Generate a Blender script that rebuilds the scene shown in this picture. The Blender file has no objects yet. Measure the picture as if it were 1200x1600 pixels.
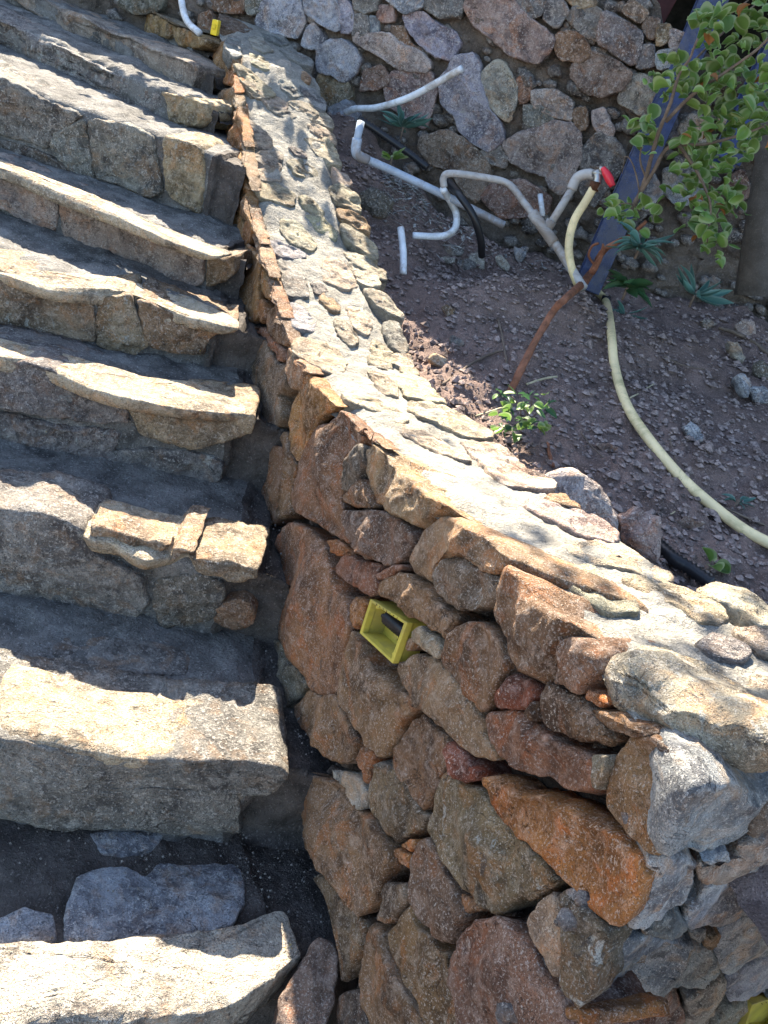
import bpy, math, random
import numpy as np
from mathutils import Vector, noise, Matrix
R = math.radians
SC = bpy.context.scene
COL = SC.collection

# ------------------------------------------------------------------ camera, light, exposure
FPX, PITCH, ROLL = 1450.0, R(28), R(18)
SUN_AZ, SUN_EL = R(-22), R(39.5)            # azimuth from +Y towards +X
cd = bpy.data.cameras.new('camera'); cam = bpy.data.objects.new('camera', cd); COL.objects.link(cam)
FW = np.array([0, math.cos(PITCH), -math.sin(PITCH)]); RT = np.array([1., 0, 0]); UP = np.cross(RT, FW)
ix = RT*math.cos(ROLL)+UP*math.sin(ROLL); iy = -RT*math.sin(ROLL)+UP*math.cos(ROLL)   # image right / image up
# a*=dx cos+dy sin ; b*=dx sin-dy cos  (dy down)  -> right = RT cos + UP sin, up = -RT sin + UP cos
M = Matrix(((ix[0], iy[0], -FW[0], 0), (ix[1], iy[1], -FW[1], 0), (ix[2], iy[2], -FW[2], 0), (0, 0, 0, 1)))
cam.matrix_world = M
cd.sensor_fit = 'VERTICAL'; cd.sensor_height = 36; cd.lens = 36*FPX/1600; cd.clip_start = 0.02; cd.clip_end = 500
SC.camera = cam
w = bpy.data.worlds.new('World'); SC.world = w; w.use_nodes = True
nt = w.node_tree; bg = nt.nodes['Background']
sky = nt.nodes.new('ShaderNodeTexSky'); sky.sky_type = 'NISHITA'; sky.sun_disc = False
sky.sun_elevation = SUN_EL; sky.sun_rotation = SUN_AZ
nt.links.new(sky.outputs[0], bg.inputs[0]); bg.inputs[1].default_value = 0.10
sl = bpy.data.lights.new('sun', 'SUN'); sl.energy = 5.0; sl.angle = R(0.5); sl.color = (1, .89, .72)
so = bpy.data.objects.new('sun', sl); COL.objects.link(so)
SUND = Vector((math.sin(SUN_AZ)*math.cos(SUN_EL), math.cos(SUN_AZ)*math.cos(SUN_EL), math.sin(SUN_EL)))
so.rotation_euler = SUND.to_track_quat('Z', 'Y').to_euler()
SC.view_settings.view_transform = 'Standard'; SC.view_settings.look = 'None'
SC.view_settings.exposure = 2.28; SC.view_settings.gamma = 1; SC.view_settings.use_curve_mapping = False
SC.render.resolution_x, SC.render.resolution_y = 768, 1024

rng = random.Random(7)

# ------------------------------------------------------------------ pixel rays on real surfaces
def ray(x, y):
    dx, dy = x-600, y-800
    return FW*FPX + ix*dx - iy*dy
A0 = np.array([.24, 1.04]); WD = np.array([-.446, .895]); WN = np.array([.895, .446])   # wall: start, along (up), into the wall
ZC_S = [-.6, -.35, -.12, .12, .33, .7, 1.0, 1.3, 1.6, 2.0, 2.3, 2.52, 2.82, 3.4]
ZC_Z = [-.575, -.58, -.585, -.63, -.67, -.75, -.785, -.82, -.78, -.70, -.57, -.48, -.33, -.25]
def zc(s): return float(np.interp(s, ZC_S, ZC_Z))
STEP_L = [(0, 1600), (0, 1155), (0, 805), (0, 560), (0, 425), (0, 262), (0, 122), (0, 25), (75, 0), (180, 0)]
STEP_R = [(445, 1520), (445, 1212), (400, 900), (400, 655), (375, 512), (362, 393), (362, 247), (318, 160), (315, 105), (310, 70)]
STEP_Z = [-1.6, -1.39, -1.2, -1.0, -.87, -.75, -.555, -.468, -.40, -.36]
def hplane(x, y, z): d = ray(x, y); return d*z/d[2]
def vplane(x, y, p, n): d = ray(x, y); return d*((p@n)/(d[:2]@n))
def face(x, y): return vplane(x, y, A0, WN)
CORN = A0 - .33*WD; FD = np.array([.743, .669]); FN = np.array([-FD[1], FD[0]])
def front(x, y): return vplane(x, y, CORN, FN)
def march(x, y, f, t0=.0006, t1=.006, n=240):
    d = ray(x, y); prev = None
    for i in range(n+1):
        t = t0+(t1-t0)*i/n; P = d*t; g = P[2]-f(P)
        if prev is not None and g <= 0 < prev:
            lo, hi = t-(t1-t0)/n, t
            for _ in range(18):
                m = (lo+hi)/2
                if (d*m)[2]-f(d*m) > 0: lo = m
                else: hi = m
            return d*hi
        prev = g
    return d*t1
def cop(x, y): return march(x, y, lambda P: zc((P[:2]-A0)@WD))
C0 = np.array([-.87, 4.14]); BD = np.array([math.sin(R(99)), math.cos(R(99))]); BN = np.array([-BD[1], BD[0]])
def back(x, y): return vplane(x, y, C0, BN)
SOILP = []
def ws(s, wd, z): p = A0+WD*s+WN*wd; SOILP.append((p[0], p[1], z))
for s, z in ((3.2, -.50), (2.9, -.58), (2.4, -.76), (2.0, -.86), (1.6, -.93), (1.1, -.93), (.7, -.90), (.3, -.86), (-.1, -.84), (-.6, -.86), (-1.2, -.9)): ws(s, .42, z)
SOILP += [(-.65, 4.1, -.47), (-.4, 4.0, -.62), (-.1, 3.95, -.72), (.15, 3.98, -.76), (.5, 3.95, -.74), (1.2, 3.9, -.68), (2.2, 3.8, -.6), (3.5, 3.6, -.5),
          (.06, 2.6, -.9), (.22, 3.3, -.72), (.40, 3.25, -.69), (.10, 3.55, -.87), (.35, 3.62, -.83), (.3, 2.95, -.82), (.62, 3.25, -.76), (.8, 2.9, -.84), (.9, 1.95, -.92), (1.6, 2.6, -.78), (1.6, 1.6, -.93), (2.6, 2.5, -.7), (2.6, 1, -.95), (1.2, .6, -.95)]
SP = np.array(SOILP)
def soilz(P):
    d2 = (SP[:, 0]-P[0])**2+(SP[:, 1]-P[1])**2+.006
    wt = 1/d2**1.7
    return float((wt*SP[:, 2]).sum()/wt.sum())
def soil(x, y): return march(x, y, soilz, .0004, .0055)
def riser(k):
    l = hplane(*STEP_L[k], STEP_Z[k])[:2]; r = hplane(*STEP_R[k], STEP_Z[k])[:2]
    d = (r-l)/np.linalg.norm(r-l); n = np.array([-d[1], d[0]])      # n points up the stairs
    return l, r, d, n
def atY(x, y, Y): d = ray(x, y); return d*Y/d[1]

# ------------------------------------------------------------------ materials
def newmat(name):
    m = bpy.data.materials.new(name); m.use_nodes = True; t = m.node_tree
    return m, t, t.nodes['Principled BSDF'], t.nodes, t.links
def mixc(N, L, fac, a, b, mode='MIX'):
    n = N.new('ShaderNodeMix'); n.data_type = 'RGBA'; n.blend_type = mode
    for s, v in ((0, fac), (6, a), (7, b)):
        if hasattr(v, 'links'): L.new(v, n.inputs[s])
        elif s == 0: n.inputs[0].default_value = v
        else: n.inputs[s].default_value = (*v[:3], 1)
    return n.outputs[2]
def nz(N, L, co, sc, det=4, rough=.6, dist=0):
    n = N.new('ShaderNodeTexNoise'); n.inputs['Scale'].default_value = sc; n.inputs['Detail'].default_value = det
    n.inputs['Roughness'].default_value = rough; n.inputs['Distortion'].default_value = dist; L.new(co, n.inputs['Vector']); return n.outputs[0]
def ramp(N, L, v, lo, hi, a=0., b=1.):
    n = N.new('ShaderNodeMapRange'); n.inputs[1].default_value = lo; n.inputs[2].default_value = hi
    n.inputs[3].default_value = a; n.inputs[4].default_value = b; L.new(v, n.inputs[0]); return n.outputs[0]
def mth(N, L, op, a, b):
    n = N.new('ShaderNodeMath'); n.operation = op
    for i, v in enumerate((a, b)):
        if hasattr(v, 'links'): L.new(v, n.inputs[i])
        else: n.inputs[i].default_value = v
    return n.outputs[0]
def bump(N, L, bs, pairs):
    prev = None
    for h, st, di in pairs:
        b = N.new('ShaderNodeBump'); b.inputs['Strength'].default_value = st; b.inputs['Distance'].default_value = di
        L.new(h, b.inputs['Height'])
        if prev: L.new(prev, b.inputs['Normal'])
        prev = b.outputs[0]
    L.new(prev, bs.inputs['Normal'])
def coord(N, L, stretch=None):
    tc = N.new('ShaderNodeTexCoord'); oi = N.new('ShaderNodeObjectInfo')
    mu = N.new('ShaderNodeVectorMath'); mu.operation = 'SCALE'; mu.inputs[0].default_value = (37, 51, 23); L.new(oi.outputs['Random'], mu.inputs['Scale'])
    ad = N.new('ShaderNodeVectorMath'); ad.operation = 'ADD'; L.new(tc.outputs['Object'], ad.inputs[0]); L.new(mu.outputs[0], ad.inputs[1])
    o = ad.outputs[0]
    if stretch:
        mp = N.new('ShaderNodeMapping'); mp.inputs['Scale'].default_value = stretch; L.new(o, mp.inputs[0]); o = mp.outputs[0]
    return o, oi
def rock_mat(name, speck=1.0, fleck=150, bs=1.0, tint=.5, streak=None, yl=0.0):
    m, t, B, N, L = newmat(name)
    co, oi = coord(N, L, streak)
    base = oi.outputs['Color']; al = oi.outputs['Alpha']
    big = nz(N, L, co, 9, 4, .65, .6); mid = nz(N, L, co, 38, 5, .7, .4); fine = nz(N, L, co, fleck, 3, .75); fin2 = nz(N, L, co, fleck*2.1, 2, .7)
    dk = mixc(N, L, 1, base, (.30, .29, .31), 'MULTIPLY'); lt = mixc(N, L, .35, mixc(N, L, 1, base, (1.45, 1.4, 1.35), 'MULTIPLY'), (.5, .48, .44))
    c = mixc(N, L, ramp(N, L, big, .36, .58), dk, base)
    c = mixc(N, L, ramp(N, L, mid, .50, .72), c, lt)
    rust = mixc(N, L, 1, base, (1.5, .95, .55), 'MULTIPLY')
    c = mixc(N, L, ramp(N, L, nz(N, L, co, 15, 3, .6, 1.), .52, .66, 0, tint), c, rust)
    # dark grey crust and pale lichen, amount from the object's alpha
    lich = nz(N, L, co, 22, 6, .72, .8)
    thr = mth(N, L, 'SUBTRACT', .80, mth(N, L, 'MULTIPLY', al, .30))
    lf = ramp(N, L, mth(N, L, 'SUBTRACT', lich, thr), .0, .04, 0, .8)
    c = mixc(N, L, lf, c, (.42, .42, .38))
    cr = nz(N, L, co, 28, 6, .75, .5)
    cf = ramp(N, L, mth(N, L, 'SUBTRACT', cr, mth(N, L, 'ADD', thr, -.03)), .0, .05, 0, .75)
    c = mixc(N, L, cf, c, (.07, .065, .06))
    if yl: c = mixc(N, L, ramp(N, L, nz(N, L, co, 16, 5, .7, .2), .70, .72, 0, yl), c, (.55, .36, .04))
    # crystal specks
    speck_m = ramp(N, L, nz(N, L, co, 7, 2, .5), .35, .6, .5*speck, 1.*speck)
    c = mixc(N, L, mth(N, L, 'MULTIPLY', ramp(N, L, fine, .55, .61), speck_m), c, mixc(N, L, .5, base, (.80, .74, .66)))
    c = mixc(N, L, mth(N, L, 'MULTIPLY', ramp(N, L, fin2, .55, .63), speck_m), c, mixc(N, L, 1, base, (.22, .2, .2), 'MULTIPLY'))
    ck = mth(N, L, 'ABSOLUTE', mth(N, L, 'SUBTRACT', nz(N, L, co, 10, 5, .6, 1.2), .5), 0.)
    ckm = mth(N, L, 'MULTIPLY', ramp(N, L, ck, 0, .007, 1, 0), ramp(N, L, nz(N, L, co, 6, 2, .5), .48, .58))
    c = mixc(N, L, mth(N, L, 'MULTIPLY', ckm, .8), c, mixc(N, L, 1, base, (.15, .14, .14), 'MULTIPLY'))
    L.new(c, B.inputs['Base Color']); B.inputs['Roughness'].default_value = .82; B.inputs['Specular IOR Level'].default_value = .3
    bump(N, L, B, [(mth(N, L, 'SUBTRACT', 1., ckm), .8, .006), (mid, .9*bs, .016), (fine, .9*bs, .006), (fin2, .8*bs, .003)])
    return m
M_ROCK = rock_mat('granite', .8, 235)
M_PALE = rock_mat('pale_limestone', .7, 130, 1.3, .35, None, .7)
M_BED = rock_mat('bedded_stone', .6, 120, 1.5, .2, (1, 1, 3.2))
M_BACK = rock_mat('retaining_stone', .8, 110, 1.2, .4)
def plain(name, col, rough=.8, n1=20, var=.5, b1=(60, .6, .01), b2=(220, .6, .004), speck=.0, spec=.25, metal=0, dirt=None, crack=0.):
    m, t, B, N, L = newmat(name); co, oi = coord(N, L)
    a = nz(N, L, co, n1, 5, .65, .3); h1 = nz(N, L, co, b1[0], 5, .7); h2 = nz(N, L, co, b2[0], 3, .7)
    c = mixc(N, L, ramp(N, L, a, .35, .65), [v*(1-var) for v in col], [min(1, v*(1+var*.5)) for v in col])
    if dirt: c = mixc(N, L, ramp(N, L, nz(N, L, co, n1*.6, 6, .75, .5), .48, .6, 0, .85), c, dirt)
    if crack:
        ck = mth(N, L, 'ABSOLUTE', mth(N, L, 'SUBTRACT', nz(N, L, co, 7, 6, .65, 1.5), .5), 0.)
        c = mixc(N, L, mth(N, L, 'MULTIPLY', ramp(N, L, ck, 0, .007, crack, 0), ramp(N, L, nz(N, L, co, 4, 2, .5), .44, .56)), c, [v*.15 for v in col])
    if speck:
        c = mixc(N, L, ramp(N, L, h2, .58, .66, 0, speck), c, [min(1, v*2.2+.05) for v in col])
        c = mixc(N, L, ramp(N, L, nz(N, L, co, b2[0]*1.7, 2, .6), .58, .66, 0, speck), c, [v*.25 for v in col])
    L.new(c, B.inputs['Base Color']); B.inputs['Roughness'].default_value = rough; B.inputs['Specular IOR Level'].default_value = spec; B.inputs['Metallic'].default_value = metal
    if b1[1] or b2[1]: bump(N, L, B, [(h1, b1[1], b1[2]), (h2, b2[1], b2[2])])
    return m
M_MORT = plain('pale_cement', (.28, .262, .225), .9, 14, .35, (40, 1, .014), (150, .9, .005), .45, crack=.85)
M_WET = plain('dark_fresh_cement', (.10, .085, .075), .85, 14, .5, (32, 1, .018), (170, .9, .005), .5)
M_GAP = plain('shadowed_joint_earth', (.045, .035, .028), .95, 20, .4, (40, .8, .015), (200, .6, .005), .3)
M_BMOR = plain('rough_old_mortar', (.17, .14, .115), .95, 12, .5, (45, 1, .02), (160, .8, .006), .45)
M_SOIL = plain('brown_soil', (.27, .19, .16), .95, 9, .45, (80, 1, .014), (220, 1, .006), .7)
M_STEPM = plain('weathered_step_mortar', (.20, .19, .175), .92, 10, .6, (35, 1, .018), (150, 1, .006), .6, crack=.7)
M_HOSE = plain('yellow_hose_rubber', (.84, .67, .37), .45, 8, .15, (90, .1, .002), (300, .1, .001), 0, .4, 0, (.45, .38, .18))
M_PVC = plain('grey_pvc', (.42, .40, .38), .45, 10, .25, (60, .2, .002), (300, .1, .001), 0, .4, 0, (.22, .17, .13))
M_BPVC = plain('bluish_pvc', (.36, .42, .50), .45, 10, .25, (60, .2, .002), (300, .1, .001), 0, .4, 0, (.20, .17, .15))
M_WPVC = plain('white_pvc', (.66, .69, .72), .35, 16, .2, (60, .1, .002), (300, .05, .001), 0, .45, 0, (.35, .33, .30))
M_BLACK = plain('black_conduit', (.015, .015, .017), .4, 10, .2, (60, .1, .002), (300, .05, .001), 0, .4)
M_BOX = plain('olive_yellow_plastic', (.50, .42, .07), .4, 14, .2, (80, .15, .002), (300, .1, .001), 0, .4, 0, (.35, .28, .08))
M_YEL = plain('bright_yellow_plastic', (.75, .55, .02), .4, 14, .2, (80, .15, .002), (300, .1, .001), 0, .4)
M_RED = plain('red_handle_plastic', (.75, .03, .05), .35, 14, .1, (80, .05, .002), (300, .05, .001), 0, .5)
M_METAL = plain('dull_tap_metal', (.45, .43, .40), .35, 30, .3, (80, .1, .002), (300, .1, .001), 0, .5, .8)
M_BLUE = plain('blue_painted_steel', (.028, .045, .12), .5, 11, .6, (30, .5, .006), (200, .5, .002), .3, .4, 0, (.075, .075, .095))
M_MAROON = plain('maroon_painted_wood', (.10, .03, .03), .6, 7, .4, (30, .3, .006), (200, .3, .002))
M_DARKW = plain('weathered_post_wood', (.10, .09, .08), .8, 10, .4, (50, .6, .006), (220, .5, .003), .3)
M_ROOM = plain('dark_interior_plaster', (.03, .028, .025), .9)
M_BARK = plain('reddish_bark', (.24, .10, .055), .8, 30, .5, (90, .9, .004), (300, .6, .002), .2)
M_TWIG = plain('grey_brown_twig', (.16, .12, .09), .85, 30, .4, (90, .8, .003), (300, .5, .002), .2)
M_STRAW = plain('dry_straw', (.45, .38, .24), .8, 30, .3, (90, .3, .002), (300, .3, .001))
def leaf_mat(name, col, edge=None, under=.35):
    m, t, B, N, L = newmat(name); tc = N.new('ShaderNodeTexCoord'); oi = N.new('ShaderNodeObjectInfo')
    v = mixc(N, L, oi.outputs['Random'], [c*.7 for c in col], [min(1, c*1.35) for c in col])
    ln = N.new('ShaderNodeVectorMath'); ln.operation = 'LENGTH'
    sb = N.new('ShaderNodeVectorMath'); sb.operation = 'SUBTRACT'; sb.inputs[1].default_value = (0, .5, 0)
    sp = N.new('ShaderNodeVectorMath'); sp.operation = 'MULTIPLY'; sp.inputs[1].default_value = (1.25, 1, 0)
    L.new(tc.outputs['UV'], sb.inputs[0]); L.new(sb.outputs[0], sp.inputs[0]); L.new(sp.outputs[0], ln.inputs[0])
    if edge: v = mixc(N, L, ramp(N, L, ln.outputs['Value'], .40, .5, 0, .55), v, edge)
    L.new(v, B.inputs['Base Color']); B.inputs['Roughness'].default_value = .45
    B.inputs['Specular IOR Level'].default_value = .4
    tr = N.new('ShaderNodeBsdfTranslucent'); L.new(v, tr.inputs[0]); mx = N.new('ShaderNodeMixShader'); mx.inputs[0].default_value = under
    L.new(B.outputs[0], mx.inputs[1]); L.new(tr.outputs[0], mx.inputs[2]); L.new(mx.outputs[0], N['Material Output'].inputs[0])
    return m
M_LEAF = leaf_mat('round_green_leaf', (.12, .215, .045), (.36, .42, .24))
M_LEAF2 = leaf_mat('blue_green_leaf', (.07, .16, .13), (.22, .32, .28))
M_LEAF3 = leaf_mat('dark_glossy_leaf', (.04, .10, .04), None)
M_LEAF4 = leaf_mat('rusty_leaf', (.30, .13, .04), None)

# ------------------------------------------------------------------ objects
def link(name, verts, faces, mat, parent=None, loc=None, smooth=True, uvs=None):
    verts = np.asarray(verts, float)
    if loc is None: loc = verts.mean(0)
    me = bpy.data.meshes.new(name); me.from_pydata([tuple(v) for v in verts-np.asarray(loc)], [], faces); me.materials.append(mat)
    if smooth: me.polygons.foreach_set('use_smooth', [True]*len(me.polygons))
    if uvs is not None:
        ul = me.uv_layers.new(name='UVMap'); vi = np.zeros(len(me.loops), int); me.loops.foreach_get('vertex_index', vi)
        ul.data.foreach_set('uv', np.asarray(uvs)[vi].ravel())
    me.update()
    o = bpy.data.objects.new(name, me); COL.objects.link(o); o.location = loc
    if parent is not None: o.parent = parent; o.matrix_parent_inverse = parent.matrix_world.inverted()
    return o
def thing(name, label, cat, loc, group=None):
    o = bpy.data.objects.new(name, None); COL.objects.link(o); o.location = loc; o.empty_display_size = .05
    o.matrix_world = Matrix.Translation(loc)
    o['label'] = label; o['category'] = cat
    if group: o['group'] = group
    return o
def tag(o, label=None, cat=None, group=None, kind=None):
    if label: o['label'] = label
    if cat: o['category'] = cat
    if group: o['group'] = group
    if kind: o['kind'] = kind
    return o
def nv(p, f, off=0.):
    v = noise.noise_vector(Vector((p[0]*f+off, p[1]*f+off*1.7, p[2]*f-off)))
    return np.array((v[0], v[1], v[2]))

def resample(P, step, mn=20, mx=90, ws_=(.10, .22)):
    for w_ in ws_:                                    # soften the corners
        Q = []
        for i in range(len(P)):
            a, b = P[i], P[(i+1) % len(P)]; Q += [a*(1-w_)+b*w_, a*w_+b*(1-w_)]
        P = np.array(Q)
    d = np.linalg.norm(np.roll(P, -1, 0)-P, axis=1); cum = np.concatenate([[0], np.cumsum(d)]); tot = cum[-1]
    n = int(min(mx, max(mn, tot/step))); t = np.arange(n)*tot/n
    PP = np.vstack([P, P[:1]])
    return np.stack([np.interp(t, cum, PP[:, 0]), np.interp(t, cum, PP[:, 1])], 1)
RC = [0]
def rock(name, parent, pts, N, ext, mat, col, lich=.35, bulge=.25, step=.0075, back=.9, edge=None, rough=1., mn=20, mx=90, proud=0., seed=None, facet=1., grow=0., top=None, ws_=(.10, .22)):
    """a stone: outline pts (3D, on a surface with outward normal N), carried ext (3D) into the wall or the ground"""
    RC[0] += 1; rg = random.Random(seed if seed is not None else RC[0]*31+5)
    pts = np.array(pts, float); N = np.array(N, float); N /= np.linalg.norm(N)
    U = np.cross([0, 0, 1.], N)
    if np.linalg.norm(U) < .2: U = np.array([1., 0, 0])
    U -= N*(U@N); U /= np.linalg.norm(U); V = np.cross(N, U)
    c = pts.mean(0); P = np.stack([(pts-c)@U, (pts-c)@V], 1)
    area = .5*np.sum(P[:, 0]*np.roll(P[:, 1], -1)-np.roll(P[:, 0], -1)*P[:, 1])
    if area < 0: P = P[::-1]; area = -area
    size = math.sqrt(max(area, 1e-6)); P = resample(P, step, mn, mx, ws_); n = len(P)
    cc = np.array([P[:, 0].mean(), P[:, 1].mean()])
    tan = np.roll(P, -1, 0)-np.roll(P, 1, 0); tan /= (np.linalg.norm(tan, axis=1)[:, None]+1e-9); inn = np.stack([-tan[:, 1], tan[:, 0]], 1)
    P = P-inn*grow
    r = edge if edge is not None else min(.0075, .10*size)
    rings = []                                           # (2D points, height, along ext 0..1)
    el = float(np.linalg.norm(ext)); ns = max(2, min(16, int(el/.022)))
    for k in range(ns, 0, -1):
        t = k/ns; sc = 1-(1-back)*t**1.5
        rings.append((cc+(P-cc)*sc, -r, t))
    rings.append((P, -r, 0)); rings.append((P+inn*r*.3, -r*.3, 0)); rings.append((P+inn*r*.75, -r*.05, 0))
    Pi = P+inn*r; Pi = cc+(Pi-cc)*.985
    m = int(min(14, max(4, size/.5/.012)))
    pl = [((rg.random()-.5)*.7*facet, (rg.random()-.5)*.7*facet, rg.random()*.06*size) for _ in range(4)]
    for k in range(1, m):
        f = 1-(k/m); Q = cc+(Pi-cc)*f; rings.append((Q, None, 0))
    V3, F = [], []
    off = rg.random()*50; f1 = 1.6/size; f1 = min(f1, 22); a1 = .052*size*rough; a2 = .0055*rough; a3 = .0016*rough
    def hfun(q, f):
        h = min(a*(q[0]-cc[0])+b*(q[1]-cc[1])+k0 for a, b, k0 in pl)
        dome = bulge*size*.15*(1-f*f)
        return dome+max(h, -.09*size)*(1-f**3)
    for Q, h, t in rings:
        for q in Q:
            if h is None:
                f = min(1, np.linalg.norm(q-cc)/(np.linalg.norm(Pi-cc, axis=1).mean()+1e-9)); hh = hfun(q, f)
            else: hh = h
            p = c+U*q[0]+V*q[1]+N*(hh+proud)+np.array(ext)*t
            p = p+nv(p, f1, off)*a1*(1 if t == 0 else .8)+nv(p, 45, off)*a2+nv(p, 110, off)*a3
            if top:
                zt = top(p)
                if p[2] > zt: p[2] = zt+(p[2]-zt)*.2
            V3.append(p)
    nr = len(rings)
    for i in range(nr-1):
        for j in range(n):
            a = i*n+j; b = i*n+(j+1) % n; F.append((a, b, b+n, a+n))
    cf = c+U*cc[0]+V*cc[1]+N*(hfun(cc, 0)+proud); cf = cf+nv(cf, f1, off)*a1; V3.append(cf); k = len(V3)-1
    for j in range(n): F.append(((nr-1)*n+j, (nr-1)*n+(j+1) % n, k))
    cb = np.mean(V3[:n], 0); V3.append(cb); k = len(V3)-1
    for j in range(n): F.append(((j+1) % n, j, k))
    o = link(name, V3, F, mat, parent, loc=c)
    o.color = (*col, lich)
    return o

CL = dict(lb=(.33, .335, .33), lg=(.42, .36, .33), lp=(.42, .30, .25), br=(.28, .18, .105), rd=(.30, .17, .105), pu=(.24, .16, .12), gr=(.24, .22, .195), dg=(.18, .155, .12), gn=(.28, .215, .145), og=(.42, .21, .075),
          tn=(.40, .30, .19), gd=(.40, .25, .10), bg=(.38, .39, .41), pk=(.38, .29, .24), cr=(.52, .43, .30), pa=(.48, .43, .35), rr=(.27, .10, .07), dk=(.10, .085, .075), bb=(.29, .195, .115))
FR = dict(A=(400, 550, 3), B=(400, 900, 3), C=(400, 1200, 3), D=(750, 850, 2.6667), E=(750, 1200, 2.6667), Z1=(0, 0, 2), Z2=(0, 400, 2.4), Z3=(0, 750, 2.4), Z4=(0, 1150, 2),
          Z5=(300, 0, 2.6667), F=(500, 0, 3), G=(800, 0, 3), H=(600, 350, 2), P=(0, 0, 1))
def px(fr, s):
    ox, oy, k = FR[fr]; v = [float(t) for t in s.replace(' ', ',').split(',') if t]
    return [(ox+v[i]/k, oy+v[i+1]/k) for i in range(0, len(v), 2)]
def jit(c, rg, a=.12):
    k = 1+(rg.random()-.5)*2*a; return tuple(min(1, v*k*(1+(rg.random()-.5)*a)) for v in c)

# ------------------------------------------------------------------ the setting: ground under everything
def grid_obj(name, f, u0, u1, nu, v0, v1, nv_, mat, parent=None, kind=None):
    V3 = [f(u0+(u1-u0)*i/nu, v0+(v1-v0)*j/nv_) for j in range(nv_+1) for i in range(nu+1)]
    F = [(j*(nu+1)+i, j*(nu+1)+i+1, (j+1)*(nu+1)+i+1, (j+1)*(nu+1)+i) for j in range(nv_) for i in range(nu)]
    o = link(name, V3, F, mat, parent)
    if kind: o['kind'] = kind
    return o
def soil_h(x, y):
    z = soilz((x, y)); p = Vector((x, y, 0))
    z += .028*noise.noise(p*5)+.020*noise.noise(p*13)+.014*noise.noise(p*31)+.010*abs(noise.noise(p*70))
    return z
def soil_f(u, v):      # v: distance beyond the wall's soil side, u: along the wall
    p = A0+WD*u+WN*(.26+v)
    return np.array([p[0], p[1], soil_h(p[0], p[1])])
grid_obj('garden_soil', soil_f, -1.6, 3.9, 300, 0, 4.2, 230, M_SOIL, kind='structure')
gz = -1.95
link('ground', [(-30, -30, gz), (30, -30, gz), (30, 60, gz), (-30, 60, gz)], [(0, 1, 2, 3)], M_SOIL)['kind'] = 'structure'
# ------------------------------------------------------------------ stone wall beside the stairs
wall = thing('stone_wall', 'brown dry stone wall with cement topped coping rising beside the stairs', 'wall', (float(A0[0]), float(A0[1]), gz))
def core():
    V3, F = [], []; ss = np.linspace(0, 1, 170)
    for s0 in ss:
        for wd, zz in ((.058, gz), (.058, None), (.10, None), (.17, None), (.24, None), (.30, None), (.32, -1.2)):
            sf = -.30+.277*wd; s = sf+(3.42-sf)*s0; p = A0+WD*s+WN*wd
            z = zz if zz is not None else zc(s)-.028
            q = np.array([p[0], p[1], z])+nv((p[0], p[1], z), 9)*.008
            V3.append(q)
    k = 7; n = len(ss)
    for i in range(n-1):
        for j in range(k-1): a = i*k+j; F.append((a, a+k, a+k+1, a+1))
    F.append(tuple(range(k))); F.append(tuple((n-1)*k+j for j in reversed(range(k))))
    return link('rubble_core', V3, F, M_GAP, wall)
core()
def copm(u, v):        # cement bed between the coping stones
    sf = -.305+.277*v; u = sf+(3.4-sf)*u; p = A0+WD*u+WN*v; z = zc(u)-.002-.03*max(0, 1-(u-sf)/.04)
    e = min(1, max(0, (v-.015)/.05))*min(1, max(0, (.335-v)/.05)); z -= .03*(1-e)
    z += .010*noise.noise(Vector((p[0]*9, p[1]*9, 2)))+.006*noise.noise(Vector((p[0]*28, p[1]*28, 5)))+.003*noise.noise(Vector((p[0]*80, p[1]*80, 1)))
    return np.array([p[0], p[1], z])
copm2 = copm
grid_obj('cement_bed', copm2, 0, 1, 420, .012, .34, 44, M_MORT, wall)
WN3 = np.array([-WN[0], -WN[1], 0]); E0 = np.array([WN[0], WN[1], 0]); EF = np.array([FD[0], FD[1], 0.])
EC = np.array([math.sin(R(106)), math.cos(R(106)), 0.])          # how the coping blocks lie
def ctop(p):
    s_ = (p[:2]-A0)@WD; return zc(s_)+(.004 if s_ < .75 else -.010)
def faces(rows):
    for row in rows:
        fr, c, dep, l, b, s = row[:6]; q = px(fr, s); pts = [face(*p) for p in q]
        rg = random.Random(hash(s) & 0 or len(s)*7+int(q[0][0]*3))
        cs = np.mean(pts, 0); s_ = (cs[:2]-A0)@WD
        if s_ > .75 and zc(s_)-max(p[2] for p in pts) < .035: dep = .03
        k = row[6] if len(row) > 6 else 'E0'; ev = dict(E0=E0, EF=EF, EC=EC)[k]
        rock('stone', wall, pts, WN3, ev*dep, M_ROCK, jit([v*m_ for v, m_ in zip(CL[c], (.92, .78, .64))], rg), l, b, back=.9 if dep < .2 else 1.0, proud=rg.uniform(-.004, .008), step=.0065, grow=-.0008, top=ctop)
T = 'EC'; W = .13
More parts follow.
